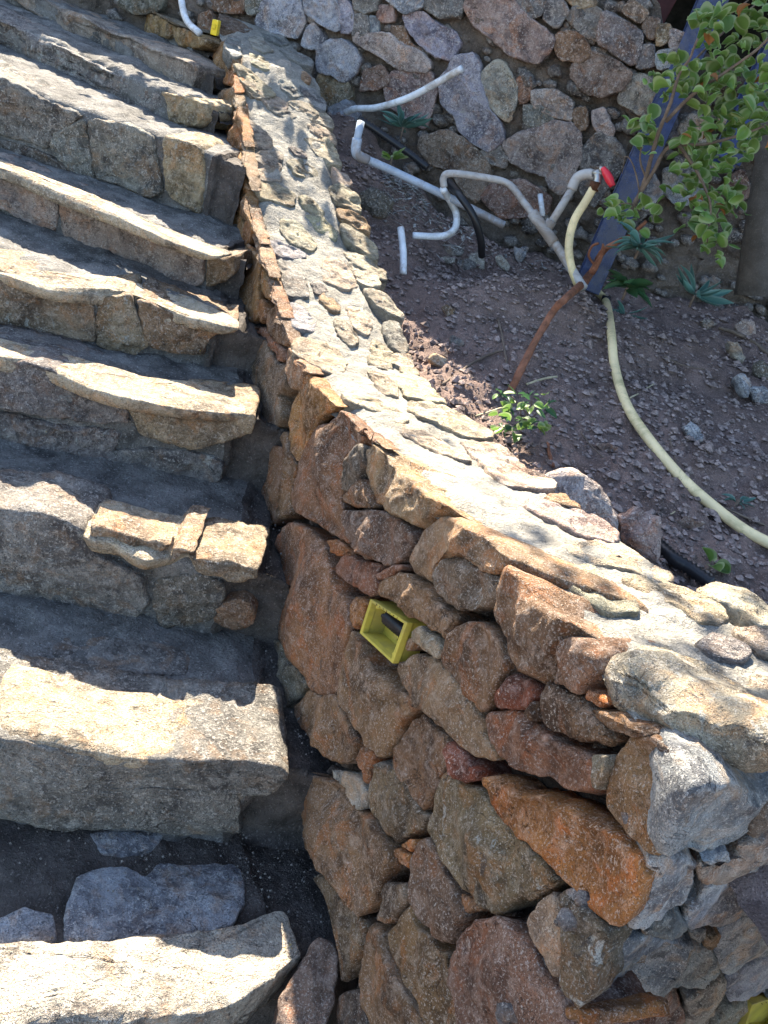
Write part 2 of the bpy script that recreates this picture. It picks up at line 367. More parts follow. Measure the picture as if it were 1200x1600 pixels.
faces([
 ('A','gd',W,.2,.3,'290,60 215,110 185,200 150,260 145,400 150,470 190,515 240,440 290,320 350,270 385,230 360,170 320,110'),
 ('A','rd',W,.25,.3,'400,225 350,310 280,340 230,420 190,520 185,590 160,660 180,740 240,790 340,860 420,900 460,950 440,860 400,780 390,660 410,570 430,480 500,420 500,310 530,265 470,240'),
 ('A','rd',.022,.2,.4,'500,330 530,295 590,310 640,360 620,390 540,400 510,430'),
 ('A','dg',W,.3,.3,'480,430 430,500 405,600 410,650 440,660 480,600 510,520 510,440'),
 ('A','br',W,.2,.3,'490,590 430,660 420,715 500,730 560,740 540,690 510,630'),
 ('A','tn',.30,.15,.2,'540,410 500,480 495,560 510,640 560,710 640,760 710,805 780,780 860,745 890,740 840,700 760,640 690,560 620,500 600,440',T),
 ('A','pu',W,.2,.4,'410,730 500,740 600,750 690,800 740,860 720,940 680,990 600,1000 530,970 470,930 430,860 405,790'),
 ('A','rd',W,.3,.4,'430,950 380,1000 385,1040 440,1090 520,1145 560,1140 590,1090 580,1030 590,1000 500,970'),
 ('A','rd',W,.2,.4,'690,990 620,1010 575,1050 585,1080 640,1060 700,1010'),
 ('A','og',W,0,.3,'335,870 345,940 380,960 450,955 420,905'),
 ('A','tn',.20,.45,.45,'850,775 780,830 730,930 710,1000 740,1060 790,1070 830,1040 850,990 900,955 960,950 1020,1000 1090,1040 1140,1035 1180,980 1190,900 1120,820 1000,780 930,768',T),
 ('A','dg',W,.6,.45,'890,955 840,1000 820,1050 840,1110 880,1180 960,1220 1040,1225 1100,1180 1145,1110 1155,1060 1090,1045 1020,1005 960,955'),
 ('B','br',W,.55,.3,'590,30 585,85 650,120 720,180 800,230 850,270 885,300 900,260 950,220 950,190 880,150 830,80 760,20 700,-15 650,-10'),
 ('A','br',W,.2,.2,'60,430 130,440 145,470 120,560 90,700 85,790 45,810 30,740 5,600 20,500'),
 ('A','br',W,.2,.2,'130,360 150,470 190,525 170,620 160,680 160,770 92,790 105,700 135,560 148,470 110,400'),
 ('Z2','gn',W,.6,.3,'950,300 900,360 865,450 880,500 950,550 985,600 990,655 1030,650 1060,600 1050,520 1080,490 1070,400 1020,380 1000,320'),
 ('Z2','dg',W,.5,.4,'830,270 790,350 765,400 830,445 870,420 895,340 850,290'),
 ('Z2','br',W,.4,.3,'835,270 870,250 930,250 965,270 950,300 910,320 860,300'),
 ('Z2','rd',W,.3,.3,'985,265 965,285 1000,320 1010,350 1050,400 1075,395 1060,350 1010,300'),
 ('Z2','tn',.022,.2,.3,'1100,310 1075,360 1080,440 1100,500 1125,490 1150,430 1180,400 1190,370 1150,320'),
 ('Z5','gd',W,.1,.3,'140,150 100,180 80,260 45,320 33,390 75,415 125,355 140,310 185,270 165,200'),
 ('Z5','og',W,.1,.3,'185,270 140,310 120,350 170,360 195,335'),
 ('Z5','gn',W,.3,.3,'190,340 150,370 95,410 85,420 115,440 120,520 100,600 140,570 160,480 200,410 205,360'),
 ('Z5','gd',W,.3,.3,'165,480 142,540 125,620 185,645 215,600 215,540 200,500'),
 ('Z5','rd',W,.1,.3,'90,420 65,450 60,490 100,515 118,480 115,430'),
 ('Z5','og',W,.1,.3,'80,520 48,540 60,590 95,608 115,560 110,530'),
 ('Z5','rd',W,.1,.3,'100,660 90,720 65,780 80,810 115,835 145,760 150,690 140,660'),
 ('Z5','gd',W,.3,.3,'215,610 200,650 175,720 170,790 190,830 225,800 245,740 235,680 240,640'),
 ('Z5','gd',W,.2,.4,'240,760 200,820 165,850 170,880 200,880 215,915 260,910 305,870 300,850 270,800'),
 ('Z5','gd',W,.2,.4,'155,870 135,940 130,1000 170,1040 200,1050 215,990 215,920 195,880'),
 ('Z5','og',W,.0,.3,'220,915 250,920 250,960 230,1010 205,1040 215,980'),
 ('Z5','gd',W,.3,.3,'240,1010 210,1060 180,1150 150,1210 160,1270 200,1320 260,1355 285,1320 275,1200 280,1100 265,1040'),
 ('Z5','og',W,.0,.3,'300,1030 270,1050 268,1090 300,1105 318,1060'),
 ('Z5','gd',W,.2,.3,'320,1085 290,1130 285,1180 295,1240 330,1255 335,1180'),
 ('Z5','og',W,.0,.3,'290,1240 280,1290 290,1350 315,1330 310,1260'),
 ('Z5','gd',.022,.1,.3,'200,370 170,440 180,490 210,500 250,470 245,400'),
 ('Z5','tn',.022,.1,.3,'240,510 215,540 215,590 255,620 290,600 270,540'),
 ('Z5','tn',.022,.1,.3,'260,760 262,800 290,840 330,850 320,800 290,770'),
 ('Z5','tn',.022,.1,.35,'320,875 265,940 260,1020 285,1050 330,1020 370,1000 370,930 345,890'),
 ('Z5','br',.022,.3,.3,'330,1090 325,1160 340,1250 400,1240 400,1170 370,1110'),
 ('Z5','br',.022,.3,.35,'350,1250 315,1300 310,1380 340,1420 390,1455 420,1400 420,1330 390,1265'),
 ('B','rd',W,.5,.25,'110,-200 95,-150 120,-80 110,0 85,130 90,180 130,300 180,390 230,440 250,510 300,555 370,550 400,500 410,420 430,330 450,260 450,150 430,90 380,30 350,-60 300,-150 230,-230 165,-260 130,-240'),
 ('B','gr',W,.4,.35,'75,290 50,330 45,400 80,480 100,580 160,625 185,590 240,500 200,430 150,380 130,310'),
 ('B','og',W,0,.3,'470,90 445,130 450,200 465,255 500,230 520,150 530,110'),
 ('B','br',W,.25,.3,'250,515 220,580 185,620 200,690 270,780 330,850 380,880 440,895 460,850 490,790 440,700 400,620 380,560 300,560'),
 ('B','br',W,.2,.3,'460,260 440,330 415,420 395,560 410,610 470,720 530,800 600,860 640,780 680,700 740,640 760,620 700,560 640,500 580,450 530,410 510,330 480,270'),
 ('B','gn',W,.55,.25,'720,350 660,410 650,450 700,540 740,600 820,680 900,760 970,820 1020,860 1100,870 1110,830 1060,740 1060,650 990,560 900,430 840,390 780,360'),
 ('B','br',W,.2,.3,'760,640 700,700 640,790 620,860 630,920 690,980 720,1050 780,1105 820,1000 850,920 885,880 900,770 850,720'),
 ('B','rr',W,.1,.35,'905,770 885,820 890,880 920,940 970,970 1030,965 1045,920 1000,870 950,800'),
 ('B','bb',W,.45,.3,'990,200 930,250 885,310 880,400 910,480 980,570 1070,630 1100,600 1150,500 1190,440 1180,370 1150,300 1080,230'),
 ('D','rr',W,.2,.3,'130,530 60,620 45,680 100,690 200,685 230,650 220,590 170,550'),
 ('B','pa',W,.7,.4,'770,230 735,260 740,310 800,360 870,395 880,340 860,290 800,240'),
 ('B','bb',W,.2,.4,'700,285 690,320 700,350 735,345 740,300'),
 ('D','rd',W,.2,.3,'10,730 20,790 60,870 120,930 200,960 260,980 320,1030 390,1060 460,1050 480,990 470,920 400,860 330,830 250,770 180,720 100,695 30,700'),
 ('B','br',W,.1,.3,'490,790 460,860 490,920 500,980 520,960 520,900 580,850 540,810'),
 ('B','bg',W,.2,.4,'350,915 400,950 430,1040 470,1095 505,1095 515,1020 480,950 430,915'),
 ('C','gn',W,.5,.3,'545,-10 520,60 515,150 540,230 600,320 650,355 720,320 780,250 790,200 750,170 710,130 690,60 650,10 620,-20 580,-30'),
 ('B','gr',W,.5,.3,'590,855 555,895 570,910 620,925 625,890'),
 ('C','bb',W,.2,.18,'240,20 190,60 165,120 200,230 260,370 320,470 400,600 500,715 550,650 600,540 640,440 640,370 590,310 540,240 480,200 430,130 400,60 330,25'),
 ('C','gn',W,.6,.3,'870,20 900,0 960,60 1020,70 1060,120 1100,200 1160,270 1220,300 1320,415 1410,520 1350,575 1297,625 1218,613 1150,665 1115,690 1050,665 1000,625 930,550 870,465 840,400 795,320 800,250 830,160'),
 ('C','pu',W,.3,.3,'780,330 740,370 720,440 710,550 715,640 760,730 830,800 900,850 930,760 970,690 930,610 900,520 860,450 820,370'),
 ('C','pu',W,.3,.2,'1000,720 1050,690 1160,700 1200,765 1265,810 1330,945 1400,1012 1455,1100 1520,1200 1520,1330 960,1330 960,1180 930,1090 895,1010 890,930 920,840 940,780'),
 ('C','br',W,.4,.2,'690,650 620,740 600,790 630,900 680,1000 720,1100 780,1220 840,1300 1000,1300 960,1150 900,1000 880,880 800,820 740,730 710,650'),
 ('C','bb',W,.3,.25,'530,725 510,860 480,1020 490,1100 530,1220 560,1300 800,1300 770,1220 700,1080 650,980 610,880 580,760'),
 ('C','gn',W,.4,.25,'600,545 570,640 560,700 600,750 640,700 700,630 690,540 640,540'),
 ('C','og',W,.0,.25,'740,330 660,365 710,400 735,380'),
 ('C','og',W,.0,.25,'645,370 645,420 705,490 715,410'),
 ('C','gn',W,.5,.25,'290,500 275,520 320,620 370,780 390,900 390,990 410,1000 440,930 490,850 510,740 440,650 380,560 320,510'),
 ('C','br',W,.2,.3,'945,585 940,640 980,680 1040,690 1060,665 1000,620'),
 ('C','dg',W,.4,.3,'390,1050 360,1200 380,1300 560,1300 520,1220 490,1090 470,1040'),
 ('D','bb',.26,.3,.25,'120,80 95,150 75,260 75,330 120,400 130,480 170,530 240,550 280,510 310,450 330,390 390,340 340,300 270,250 210,190 170,100',T),
 ('D','pu',W,.3,.35,'380,370 340,410 310,530 300,580 360,610 410,630 430,590 480,560 470,460 430,390'),
 ('D','br',W,.35,.3,'270,560 235,620 240,740 280,780 380,820 500,845 565,820 500,770 430,690 400,640 300,600'),
 ('D','br',W,.2,.3,'238,640 200,690 197,738 238,742'),
 ('D','og',W,.0,.3,'435,595 428,650 480,680 550,675 520,630'),
 ('D','br',W,.2,.3,'455,680 480,720 540,780 620,800 680,810 715,795 650,750 560,695'),
 ('D','dg',W,.3,.3,'725,805 718,860 780,890 790,880 760,830'),
 ('D','gr',W,.3,.3,'480,880 470,960 480,1020 505,1035 540,940 555,870'),
 ('E','br',.05,.35,.15,'600,-130 540,-60 510,40 495,130 500,180 540,230 610,290 670,350 700,380 740,270 800,180 850,90 830,0 760,-80 680,-130','EF'),
 ('E','og',.05,.3,.12,'5,70 60,190 130,260 220,360 310,440 400,540 480,620 560,670 605,655 650,570 690,480 705,440 660,380 560,300 480,250 380,180 300,160 240,110 150,100 90,50 20,30','EF'),
 ('E','pk',W,.1,.25,'280,510 190,640 220,720 300,880 325,885 350,740 330,560'),
 ('E','dg',.05,.7,.2,'340,500 345,600 352,740 332,870 370,950 430,1030 460,960 480,880 500,800 540,690 500,650 420,560','EF'),
 ('E','og',W,.2,.3,'330,985 320,1040 330,1100 430,1100 420,1020 380,990'),
])
_p1 = face(*px('D', '500,470')[0])[:2]; _p2 = front(*px('D', '1200,800')[0])[:2]; _d = (_p2-_p1)/np.linalg.norm(_p2-_p1); _n = np.array([-_d[1], _d[0]])
_pts = [vplane(*p, _p1, _n) for p in px('D', '560,425 510,470 495,560 520,630 560,680 640,740 720,800 800,870 880,945 960,945 1050,925 1200,940 1320,930 1320,770 1200,705 1100,672 1000,630 900,590 800,530 700,470 630,430')]
_nf = np.array([-_n[0], -_n[1], .45])
rock('stone', wall, _pts, _nf, np.array([_n[0], _n[1], -.25])*.12, M_ROCK, (.38, .33, .24), .75, .9, step=.007, rough=1.3, grow=.002, edge=.03)
# the end face of the wall, turned towards the camera
FN3 = np.array([-FN[0], -FN[1], 0]); 
def fronts(rows):
    for c, dep, l, b, s in rows:
        q = px('E', s); pts = [front(*p) for p in q]; rg = random.Random(len(s)*5+int(q[0][0]))
        rock('stone', wall, pts, FN3, np.array([WD[0]+.35*FD[0], WD[1]+.35*FD[1], 0])*dep, M_ROCK, jit(CL[c], rg), l, b, proud=rg.uniform(0, .006), step=.006, grow=.0005)
fronts([  # lb rows: blue sky light on the corner stones' ends, put into their colour
 ('lb',.08,.5,.2,'725,375 765,290 815,190 880,95 960,60 1060,50 1190,110 1290,60 1290,180 1190,240 1150,250 1060,335 950,350 860,352'),
 ('lb',.10,.5,.2,'722,400 800,380 905,385 905,470 850,570 740,630 640,680 618,655 660,570 700,480'),
 ('lb',.12,.6,.2,'438,1010 465,950 490,870 510,800 560,730 640,695 800,712 900,742 980,785 990,895 900,930 820,940 620,985'),
 ('bg',.1,.5,.25,'1190,420 1060,440 960,490 920,560 860,600 870,670 1000,655 1100,610 1200,560 1290,500 1290,400'),
 ('pk',.1,.3,.25,'1290,200 1200,270 1100,330 1060,385 920,395 920,460 980,490 1060,440 1120,410 1200,380 1290,330'),
 ('bg',.1,.4,.3,'1300,520 1200,570 1100,620 1000,680 990,760 1000,850 1040,870 1120,820 1200,770 1300,700'),
 ('bg',.1,.4,.3,'1300,710 1200,785 1120,830 1040,880 1020,940 1050,970 1120,960 1200,920 1300,880'),
 ('gr',.1,.5,.3,'660,660 760,620 810,605 860,640 850,690 780,700 690,690'),
 ('gr',.1,.5,.3,'865,680 940,670 940,710 905,730'),
 ('bb',.1,.3,.3,'940,700 1000,680 1000,740 960,770 930,740'),
 ('pu',.1,.4,.3,'450,1030 620,990 760,950 830,950 850,1000 840,1120 460,1120'),
 ('pk',.1,.3,.3,'860,960 960,900 1020,880 1020,960 960,1060 850,1120 860,1000'),
 ('gr',.1,.3,.3,'970,1060 1050,985 1120,975 1070,1060 1040,1120 960,1120'),
 ('bg',.1,.4,.3,'905,370 1020,345 1030,380 930,390'),
 ('dg',.1,.4,.3,'1120,270 1200,140 1290,80 1290,190 1200,260 1130,300'),
 ('bg',.12,.5,.3,'1180,960 1290,880 1290,990 1200,960'),
])

# chips wedged into the joints
def chips(name, par, P0, D_, N_, s0, s1, z0, z1f, n, mat, col, depth, sz):
    V3, F = [], []; rg = random.Random(5)
    for _ in range(n):
        s = rg.uniform(s0, s1); zt = z1f(s); z = rg.uniform(z0(s), zt); p = P0+D_*s+N_*(depth+rg.uniform(-.006, .006)); c = np.array([p[0], p[1], z]); r = sz*rg.uniform(.5, 1.3); b = len(V3)
        off = rg.random()*9
        for i in range(5):
            th = math.pi*(i+.5)/5
            for j in range(7):
                ph = 2*math.pi*j/7; v = np.array([math.sin(th)*math.cos(ph)*1.2, math.sin(th)*math.sin(ph), math.cos(th)*.8]); V3.append(c+v*r*(1+.6*noise.noise(Vector(v*1.2)+Vector((off, off, 0)))))
        for i in range(4):
            for j in range(7): F.append((b+i*7+j, b+(i+1)*7+j, b+(i+1)*7+(j+1) % 7, b+i*7+(j+1) % 7))
        F.append(tuple(b+j for j in range(7))); F.append(tuple(b+28+j for j in reversed(range(7))))
    o = link(name, V3, F, mat, par); o.color = (*col, .3); o['kind'] = 'stuff'; return o
chips('joint_chips', wall, A0, WD, WN, -.28, 3.3, lambda s: -1.65+.42*s if s > 0 else -1.7, lambda s: zc(s)-.04, 1100, M_ROCK, (.20, .14, .10), .056, .014)
chips('joint_chips', wall, CORN, FD, FN, .0, .5, lambda s: -1.1, lambda s: -.66, 160, M_ROCK, (.22, .20, .19), .055, .013)
# coping stones, laid flat in the cement
COP = [('Z5','bg','290,140 340,150 400,185 370,190 310,165'),('Z5','pa','240,165 280,155 330,210 300,222 260,205'),('Z5','bg','355,200 430,215 500,255 495,280 420,250'),
 ('Z5','tn','245,230 290,240 328,290 290,290 250,260'),('Z5','pa','355,255 400,255 408,280 370,275'),('Z5','og','462,300 490,315 488,345 460,325'),('Z5','bg','365,335 410,345 460,405 420,405 380,375'),
 ('Z5','bg','160,150 190,160 200,230 170,240 140,190'),('Z5','bg','455,360 500,375 555,430 545,465 480,420'),('Z5','pu','115,60 160,70 245,125 200,140 130,110'),
 ('Z5','tn','180,265 230,290 320,370 345,400 290,400 205,345'),('Z5','tn','395,425 460,430 540,460 583,505 580,540 500,500 420,450'),('Z5','tn','210,345 260,350 330,390 320,420 250,400'),
 ('Z5','tn','490,520 540,530 595,575 598,605 540,570 495,545'),('Z5','pa','310,440 360,450 430,490 415,500 350,475'),('Z5','tn','290,400 350,410 395,440 380,460 320,440'),
 ('Z5','cr','475,585 540,590 600,630 622,690 560,680 500,620'),('Z5','cr','585,705 640,730 665,770 640,785 600,750'),('Z5','tn','570,790 620,770 690,820 705,885 640,860 590,830'),
 ('Z5','og','610,880 680,890 725,930 740,970 680,950 620,905'),('Z5','tn','625,930 700,970 760,1030 768,1080 700,1040 640,990'),('Z5','tn','630,1045 700,1060 800,1130 805,1165 720,1130 660,1090'),
 ('Z5','gr','410,615 470,640 480,660 430,650'),('Z5','tn','400,680 450,665 520,720 515,750 440,730'),('Z5','tn','450,820 500,830 545,890 530,910 470,870'),('Z5','cr','480,900 540,910 600,970 590,1000 520,960'),
 ('Z5','cr','560,1075 620,1090 690,1190 650,1210 560,1180 540,1130'),('Z5','og','530,1215 570,1235 610,1285 590,1300 545,1260'),('Z5','cr','650,1280 700,1290 745,1350 730,1400 680,1370'),
 ('Z5','tn','720,1200 790,1220 860,1290 875,1330 810,1300 750,1250'),('Z5','gr','800,1350 850,1340 890,1440 880,1480 830,1430'),('Z5','tn','370,640 300,630 240,650 235,700 250,745 370,755 365,700'),
 ('Z5','tn','218,520 240,505 290,540 335,595 325,625 250,610'),('Z5','tn','262,770 300,755 360,775 425,815 425,860 340,840 280,820'),('Z5','tn','380,900 450,940 515,1020 500,1045 420,1020 380,980'),
 ('Z5','bg','315,1020 350,1005 420,1030 470,1065 450,1080 380,1075'),('Z5','gr','350,1085 420,1110 480,1180 475,1240 400,1240 380,1150'),('Z5','bg','400,1260 450,1280 510,1340 500,1380 430,1370'),
 ('Z5','tn','430,1420 500,1400 590,1450 640,1520 600,1560 500,1520 440,1480'),('Z5','gr','500,1180 540,1190 560,1215 520,1230'),('Z5','tn','600,1330 640,1340 690,1420 660,1440 610,1390'),
 ('Z5','cr','700,1180 650,1100 690,1090 770,1150 780,1190 740,1200'),('Z5','tn','540,600 590,640 580,600 555,575'),('Z5','tn','760,1420 830,1470 850,1520 790,1510 750,1460'),
 ('A','cr','530,90 600,110 640,150 670,215 600,190 560,150'),('A','cr','620,120 720,110 790,130 830,190 880,240 800,230 720,215 660,150'),('A','cr','640,10 720,15 730,70 680,75 640,50'),
 ('A','cr','720,230 830,240 930,270 1010,330 1110,385 1100,410 980,400 880,340 780,310 720,270'),('A','cr','530,20 610,35 640,80 590,85 540,60'),('A','cr','680,75 740,80 755,108 700,108'),
 ('A','cr','410,200 520,210 620,260 700,310 660,340 600,290 500,255 430,230'),('A','cr','660,340 760,360 860,420 960,480 1000,520 900,490 780,430 690,390'),
 ('H','cr','250,670 330,670 380,700 430,770 520,800 535,830 440,830 380,820 350,790 290,740'),('H','pk','430,870 520,870 620,900 690,940 725,975 710,1000 640,975 560,945 470,900'),
 ('H','og','510,860 560,845 610,890 560,880'),('H','cr','560,1010 680,1000 760,1020 850,1070 900,1110 850,1120 760,1080 660,1060 600,1040'),
 ('D','cr','920,195 1010,165 1100,200 1200,260 1260,330 1150,320 1050,260 960,230'),('D','cr','370,110 450,100 530,150 600,200 640,280 560,290 450,220 380,170'),
 ('D','gr','930,420 990,390 1090,430 1100,470 1000,475 940,450'),('D','cr','600,150 720,150 850,200 1000,270 1030,310 950,330 820,260 680,200'),('D','cr','790,480 900,510 1000,560 1100,640 1060,680 950,610 850,560'),
 ('D','cr','1060,350 1200,370 1290,420 1290,480 1180,440 1090,390'),('D','cr','1140,560 1290,600 1290,690 1200,680 1150,620')]
CCOP = dict(CL, tn=(.44, .37, .26), og=(.42, .28, .15), bg=(.33, .32, .31))
for fr, c, s in COP:
    q = px(fr, s); pts = [cop(*p) for p in q]; rg = random.Random(len(s)+int(q[0][1]))
    pts = [p+np.array([0, 0, .004]) for p in pts]
    edge_ = max((p[:2]-A0)@WN for p in pts) > .30
    sc_ = (np.mean(pts, 0)[:2]-A0)@WD; sl_ = (zc(sc_+.06)-zc(sc_-.06))/.12; nn = (-sl_*WD[0], -sl_*WD[1], 1)
    rock('coping_stone', wall, pts, nn, (0, 0, -(.12 if edge_ else .05)), M_BED, jit(CCOP[c], rg), rg.uniform(.1, .4), .12, step=.006, edge=.006, rough=1.1, proud=.001, grow=.008, top=lambda p: zc((p[:2]-A0)@WD)+.005)

# ------------------------------------------------------------------ stone stairs
stairs = thing('stone_staircase', 'worn pale stone staircase climbing on the left of the wall', 'stairs', (-.5, 1.5, gz))
for k in range(10):      # cement body of each step
    l, r, d, n = riser(k); L_ = np.linalg.norm(r-l)
    z1 = STEP_Z[k]; z0 = STEP_Z[k-1]-.05 if k else gz
    dep = .55 if k < 9 else 2.0
    if k < 9:
        l2, r2, d2, n2 = riser(k+1); dep = max((l2-l)@n, (r2-l)@n)+.12
    ex = .30 if k < 3 else (.11 if k < 5 else .035)
    def prof(u, v, ex=ex, l=l, d=d, n=n, z0=z0, z1=z1, dep=dep, L_=L_, k=k):
        x = -.7+u*(L_+.7+ex)
        g = .014 if x < L_-.05 else .04
        if v < .3: y, z = g, z0+(z1-z0-.02)*v/.3
        else: y, z = g+(v-.3)/.7*dep, z1-(.010 if g < .02 and k > 0 else .024)-(.03 if x > L_+.01 else 0)
        p = l+d*x+n*y
        sw = 0
        q = np.array([p[0], p[1], z]); q = q+nv(q, 6)*.014+nv(q, 20)*.009+nv(q, 60)*.006
        return q
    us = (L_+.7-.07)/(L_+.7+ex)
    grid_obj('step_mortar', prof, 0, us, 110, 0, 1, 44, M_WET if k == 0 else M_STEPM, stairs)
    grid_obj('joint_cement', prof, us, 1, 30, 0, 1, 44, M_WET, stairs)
def stepstones(rows):
    for k, c, dep, l_, b, fr, s in [(*r[:5], *r[5:]) for r in rows]:
        l, r, d, n = riser(k); q = px(fr, s); nf = np.array([-n[0], -n[1], 0])
        pts = []
        for p in q:
            P = vplane(*p, l, n); P[2] = min(P[2], STEP_Z[k]+.03); pts.append(P)
        rg = random.Random(len(s)*3+k)
        rock('step_stone', stairs, pts, nf, np.array([n[0], n[1], 0])*dep, M_PALE, jit(CL[c], rg, .08), l_, b, step=.008, back=1.0, mx=150, rough=1.15, proud=.003, facet=.8, grow=-.0015)
stepstones([
 (1,'gr',.24,.4,.12,'P','-120,1120 0,1150 100,1170 200,1188 300,1190 380,1193 430,1200 447,1212 432,1232 415,1245 375,1245 378,1290 385,1300 350,1303 270,1305 210,1295 130,1300 40,1292 -60,1285 -120,1270'),
 (2,'gr',.2,.6,.15,'P','-120,780 0,803 50,800 90,797 130,820 150,860 230,905 240,950 200,985 100,975 0,965 -120,940'),
 (2,'tn',.08,.5,.3,'P','137,820 142,808 190,812 230,822 270,835 268,850 245,865 205,879 175,870 145,850'),
 (2,'tn',.2,.3,.2,'P','225,882 262,868 275,840 312,850 290,868 250,884'),
 (2,'tn',.18,.3,.2,'P','290,868 350,876 410,885 400,905 375,915 350,905 305,895'),
 (2,'br',.08,.4,.3,'P','335,945 380,935 400,950 400,975 370,990 330,975'),
 (2,'dg',.08,.7,.2,'P','240,905 310,895 350,910 350,940 330,975 250,985 235,950'),
 (3,'gr',.22,.55,.2,'P','-120,540 0,560 60,570 90,580 140,605 195,622 200,665 150,660 60,650 0,640 -120,620'),
 (3,'tn',.2,.45,.2,'P','197,625 240,632 300,640 400,648 392,680 350,695 300,705 260,695 210,680'),
 (3,'gr',.08,.6,.2,'P','-120,625 0,650 100,665 190,680 165,730 80,735 0,715 -120,690'),
 (3,'gr',.08,.6,.2,'P','165,705 240,700 330,715 350,725 345,755 300,765 200,745 165,730'),
 (4,'gn',.2,.6,.2,'P','-120,400 0,425 60,440 80,455 150,465 150,540 80,530 0,510 -120,480'),
 (4,'gn',.2,.6,.2,'P','150,465 205,460 215,500 235,540 210,560 150,540'),
 (4,'bb',.2,.25,.3,'P','213,465 280,490 345,508 375,514 330,530 320,555 270,555 235,545 217,520'),
 (5,'pk',.2,.45,.15,'P','-100,230 0,265 90,300 92,350 85,365 0,330 -100,300'),
 (5,'pk',.2,.5,.15,'P','93,302 180,340 260,375 320,396 318,440 300,448 230,430 150,400 90,370'),
 (5,'br',.15,.3,.3,'P','322,400 345,400 368,400 368,425 345,445 320,450'),
 (5,'gr',.06,.5,.2,'P','-100,310 0,345 90,370 90,395 0,375 -100,340'),
 (5,'gr',.06,.5,.2,'P','95,380 200,425 300,455 318,470 200,450 100,415'),
 (6,'gr',.2,.7,.2,'P','-100,80 0,120 60,150 130,180 100,200 72,232 0,210 -100,160'),
 (6,'gr',.2,.5,.2,'P','133,183 80,205 75,235 100,260 150,285 135,200'),
 (6,'gr',.2,.6,.15,'P','137,186 190,195 240,212 255,300 230,310 150,280 140,240'),
 (6,'tn',.2,.6,.2,'P','255,208 310,225 318,250 315,340 260,305 252,270'),
 (6,'dg',.08,.5,.2,'P','-100,170 0,215 75,240 130,280 160,300 80,275 0,245 -100,200'),
 (7,'gr',.2,.85,.15,'P','-100,-20 0,25 60,55 130,85 200,120 245,140 248,160 235,173 190,160 100,115 0,85 -100,30'),
 (7,'tn',.2,.5,.2,'P','250,140 320,158 318,185 300,200 262,190 258,165'),
 (7,'br',.06,.5,.2,'P','-80,60 0,92 100,130 200,170 280,200 270,212 180,190 60,140 0,110'),
 (8,'pk',.2,.35,.15,'P','-60,-60 75,0 180,50 250,75 310,100 298,135 270,135 200,105 100,55 20,0'),
 (8,'dg',.06,.4,.2,'P','10,25 100,65 200,115 290,148 240,135 130,90 40,50'),
 (9,'gr',.2,.3,.2,'P','60,-60 165,0 215,48 200,48 130,10 40,-30'),
 (9,'gd',.2,.2,.2,'P','210,15 250,25 270,40 265,60 235,60 218,45'),
 (9,'gd',.2,.2,.2,'P','267,38 300,50 325,62 318,75 285,75 272,62'),
 (9,'tn',.2,.2,.2,'P','180,-60 250,-20 290,5 290,30 230,12 170,-25'),
])
def treads(rows):
    for z, c, th, l_, fr, s in rows:
        pts = [hplane(*p, z) for p in px(fr, s)]
        rock('step_stone', stairs, pts, (0, 0, 1), (0, 0, -th), M_PALE, CL[c], l_, .05, step=.009, mx=130, edge=.006, rough=.9 if th > .07 else .5, facet=.3 if th > .07 else .1)
treads([  # cream caps take the sunlit strips' outline: lit edge put into the shape
 (STEP_Z[1]+.004, 'cr', .04, .15, 'P', '-120,1000 0,1034 60,1043 120,1060 160,1074 240,1078 280,1096 330,1085 390,1098 432,1113 447,1150 457,1204 430,1198 300,1188 200,1186 100,1168 0,1148 -120,1118'),
 (STEP_Z[2]+.006, 'cr', .03, .2, 'P', '40,800 100,775 170,775 240,798 310,812 395,818 412,850 350,874 290,864 225,876 180,850 140,846 90,800'),
 (STEP_Z[3]+.004, 'cr', .03, .2, 'P', '-100,505 0,528 80,546 150,568 200,580 250,600 300,592 380,628 402,650 300,640 195,622 140,605 60,570 0,560 -100,540'),
 (STEP_Z[4]+.004, 'cr', .025, .2, 'P', '-100,382 0,406 100,430 200,438 300,462 374,498 376,513 345,508 280,490 213,465 80,455 0,425 -100,400'),
 (STEP_Z[5]+.004, 'cr', .02, .2, 'P', '-100,205 0,248 90,285 180,322 260,358 340,384 366,394 340,402 260,376 180,341 90,303 0,265 -100,232'),
 (STEP_Z[0]+.004, 'pa', .14, .25, 'Z4', '-150,900 -150,640 0,650 150,640 190,640 400,625 560,610 700,585 800,565 870,545 905,555 930,640 955,690 890,730 870,760 720,850 600,868 480,870 300,890 0,920'),
 (STEP_Z[0]-.012, 'bg', .08, .3, 'Z4', '215,480 240,430 340,400 420,405 470,430 500,380 600,390 750,390 770,440 770,520 740,590 640,625 500,640 360,650 210,650 200,570'),
 (STEP_Z[0]-.012, 'bg', .08, .3, 'Z4', '-60,580 0,560 80,534 160,550 180,600 185,640 100,650 -60,660'),
 (STEP_Z[0]-.014, 'bg', .06, .3, 'Z4', '270,298 400,290 525,295 480,350 380,376 310,355'),
 (STEP_Z[1]-.010, 'gr', .06, .3, 'Z3', '180,590 400,580 560,600 730,640 700,730 500,720 300,700 200,650'),
 (STEP_Z[2]-.010, 'gr', .06, .3, 'Z2', '0,820 170,810 160,860 0,870'),
])
# loose rounded stone at the foot of the wall
_q = px('C', '280,810 240,850 200,930 120,1060 100,1180 140,1260 330,1260 370,1100 385,930 360,840')
tag(rock('loose_stone', None, [hplane(*p, STEP_Z[0]-.02)*.985 for p in _q], (0, -.5, 1), (0, 0, -.12), M_ROCK, CL['pu'], .5, .4),
    'rounded purple grey stone lying in the dark gap between bottom step and wall', 'stone')

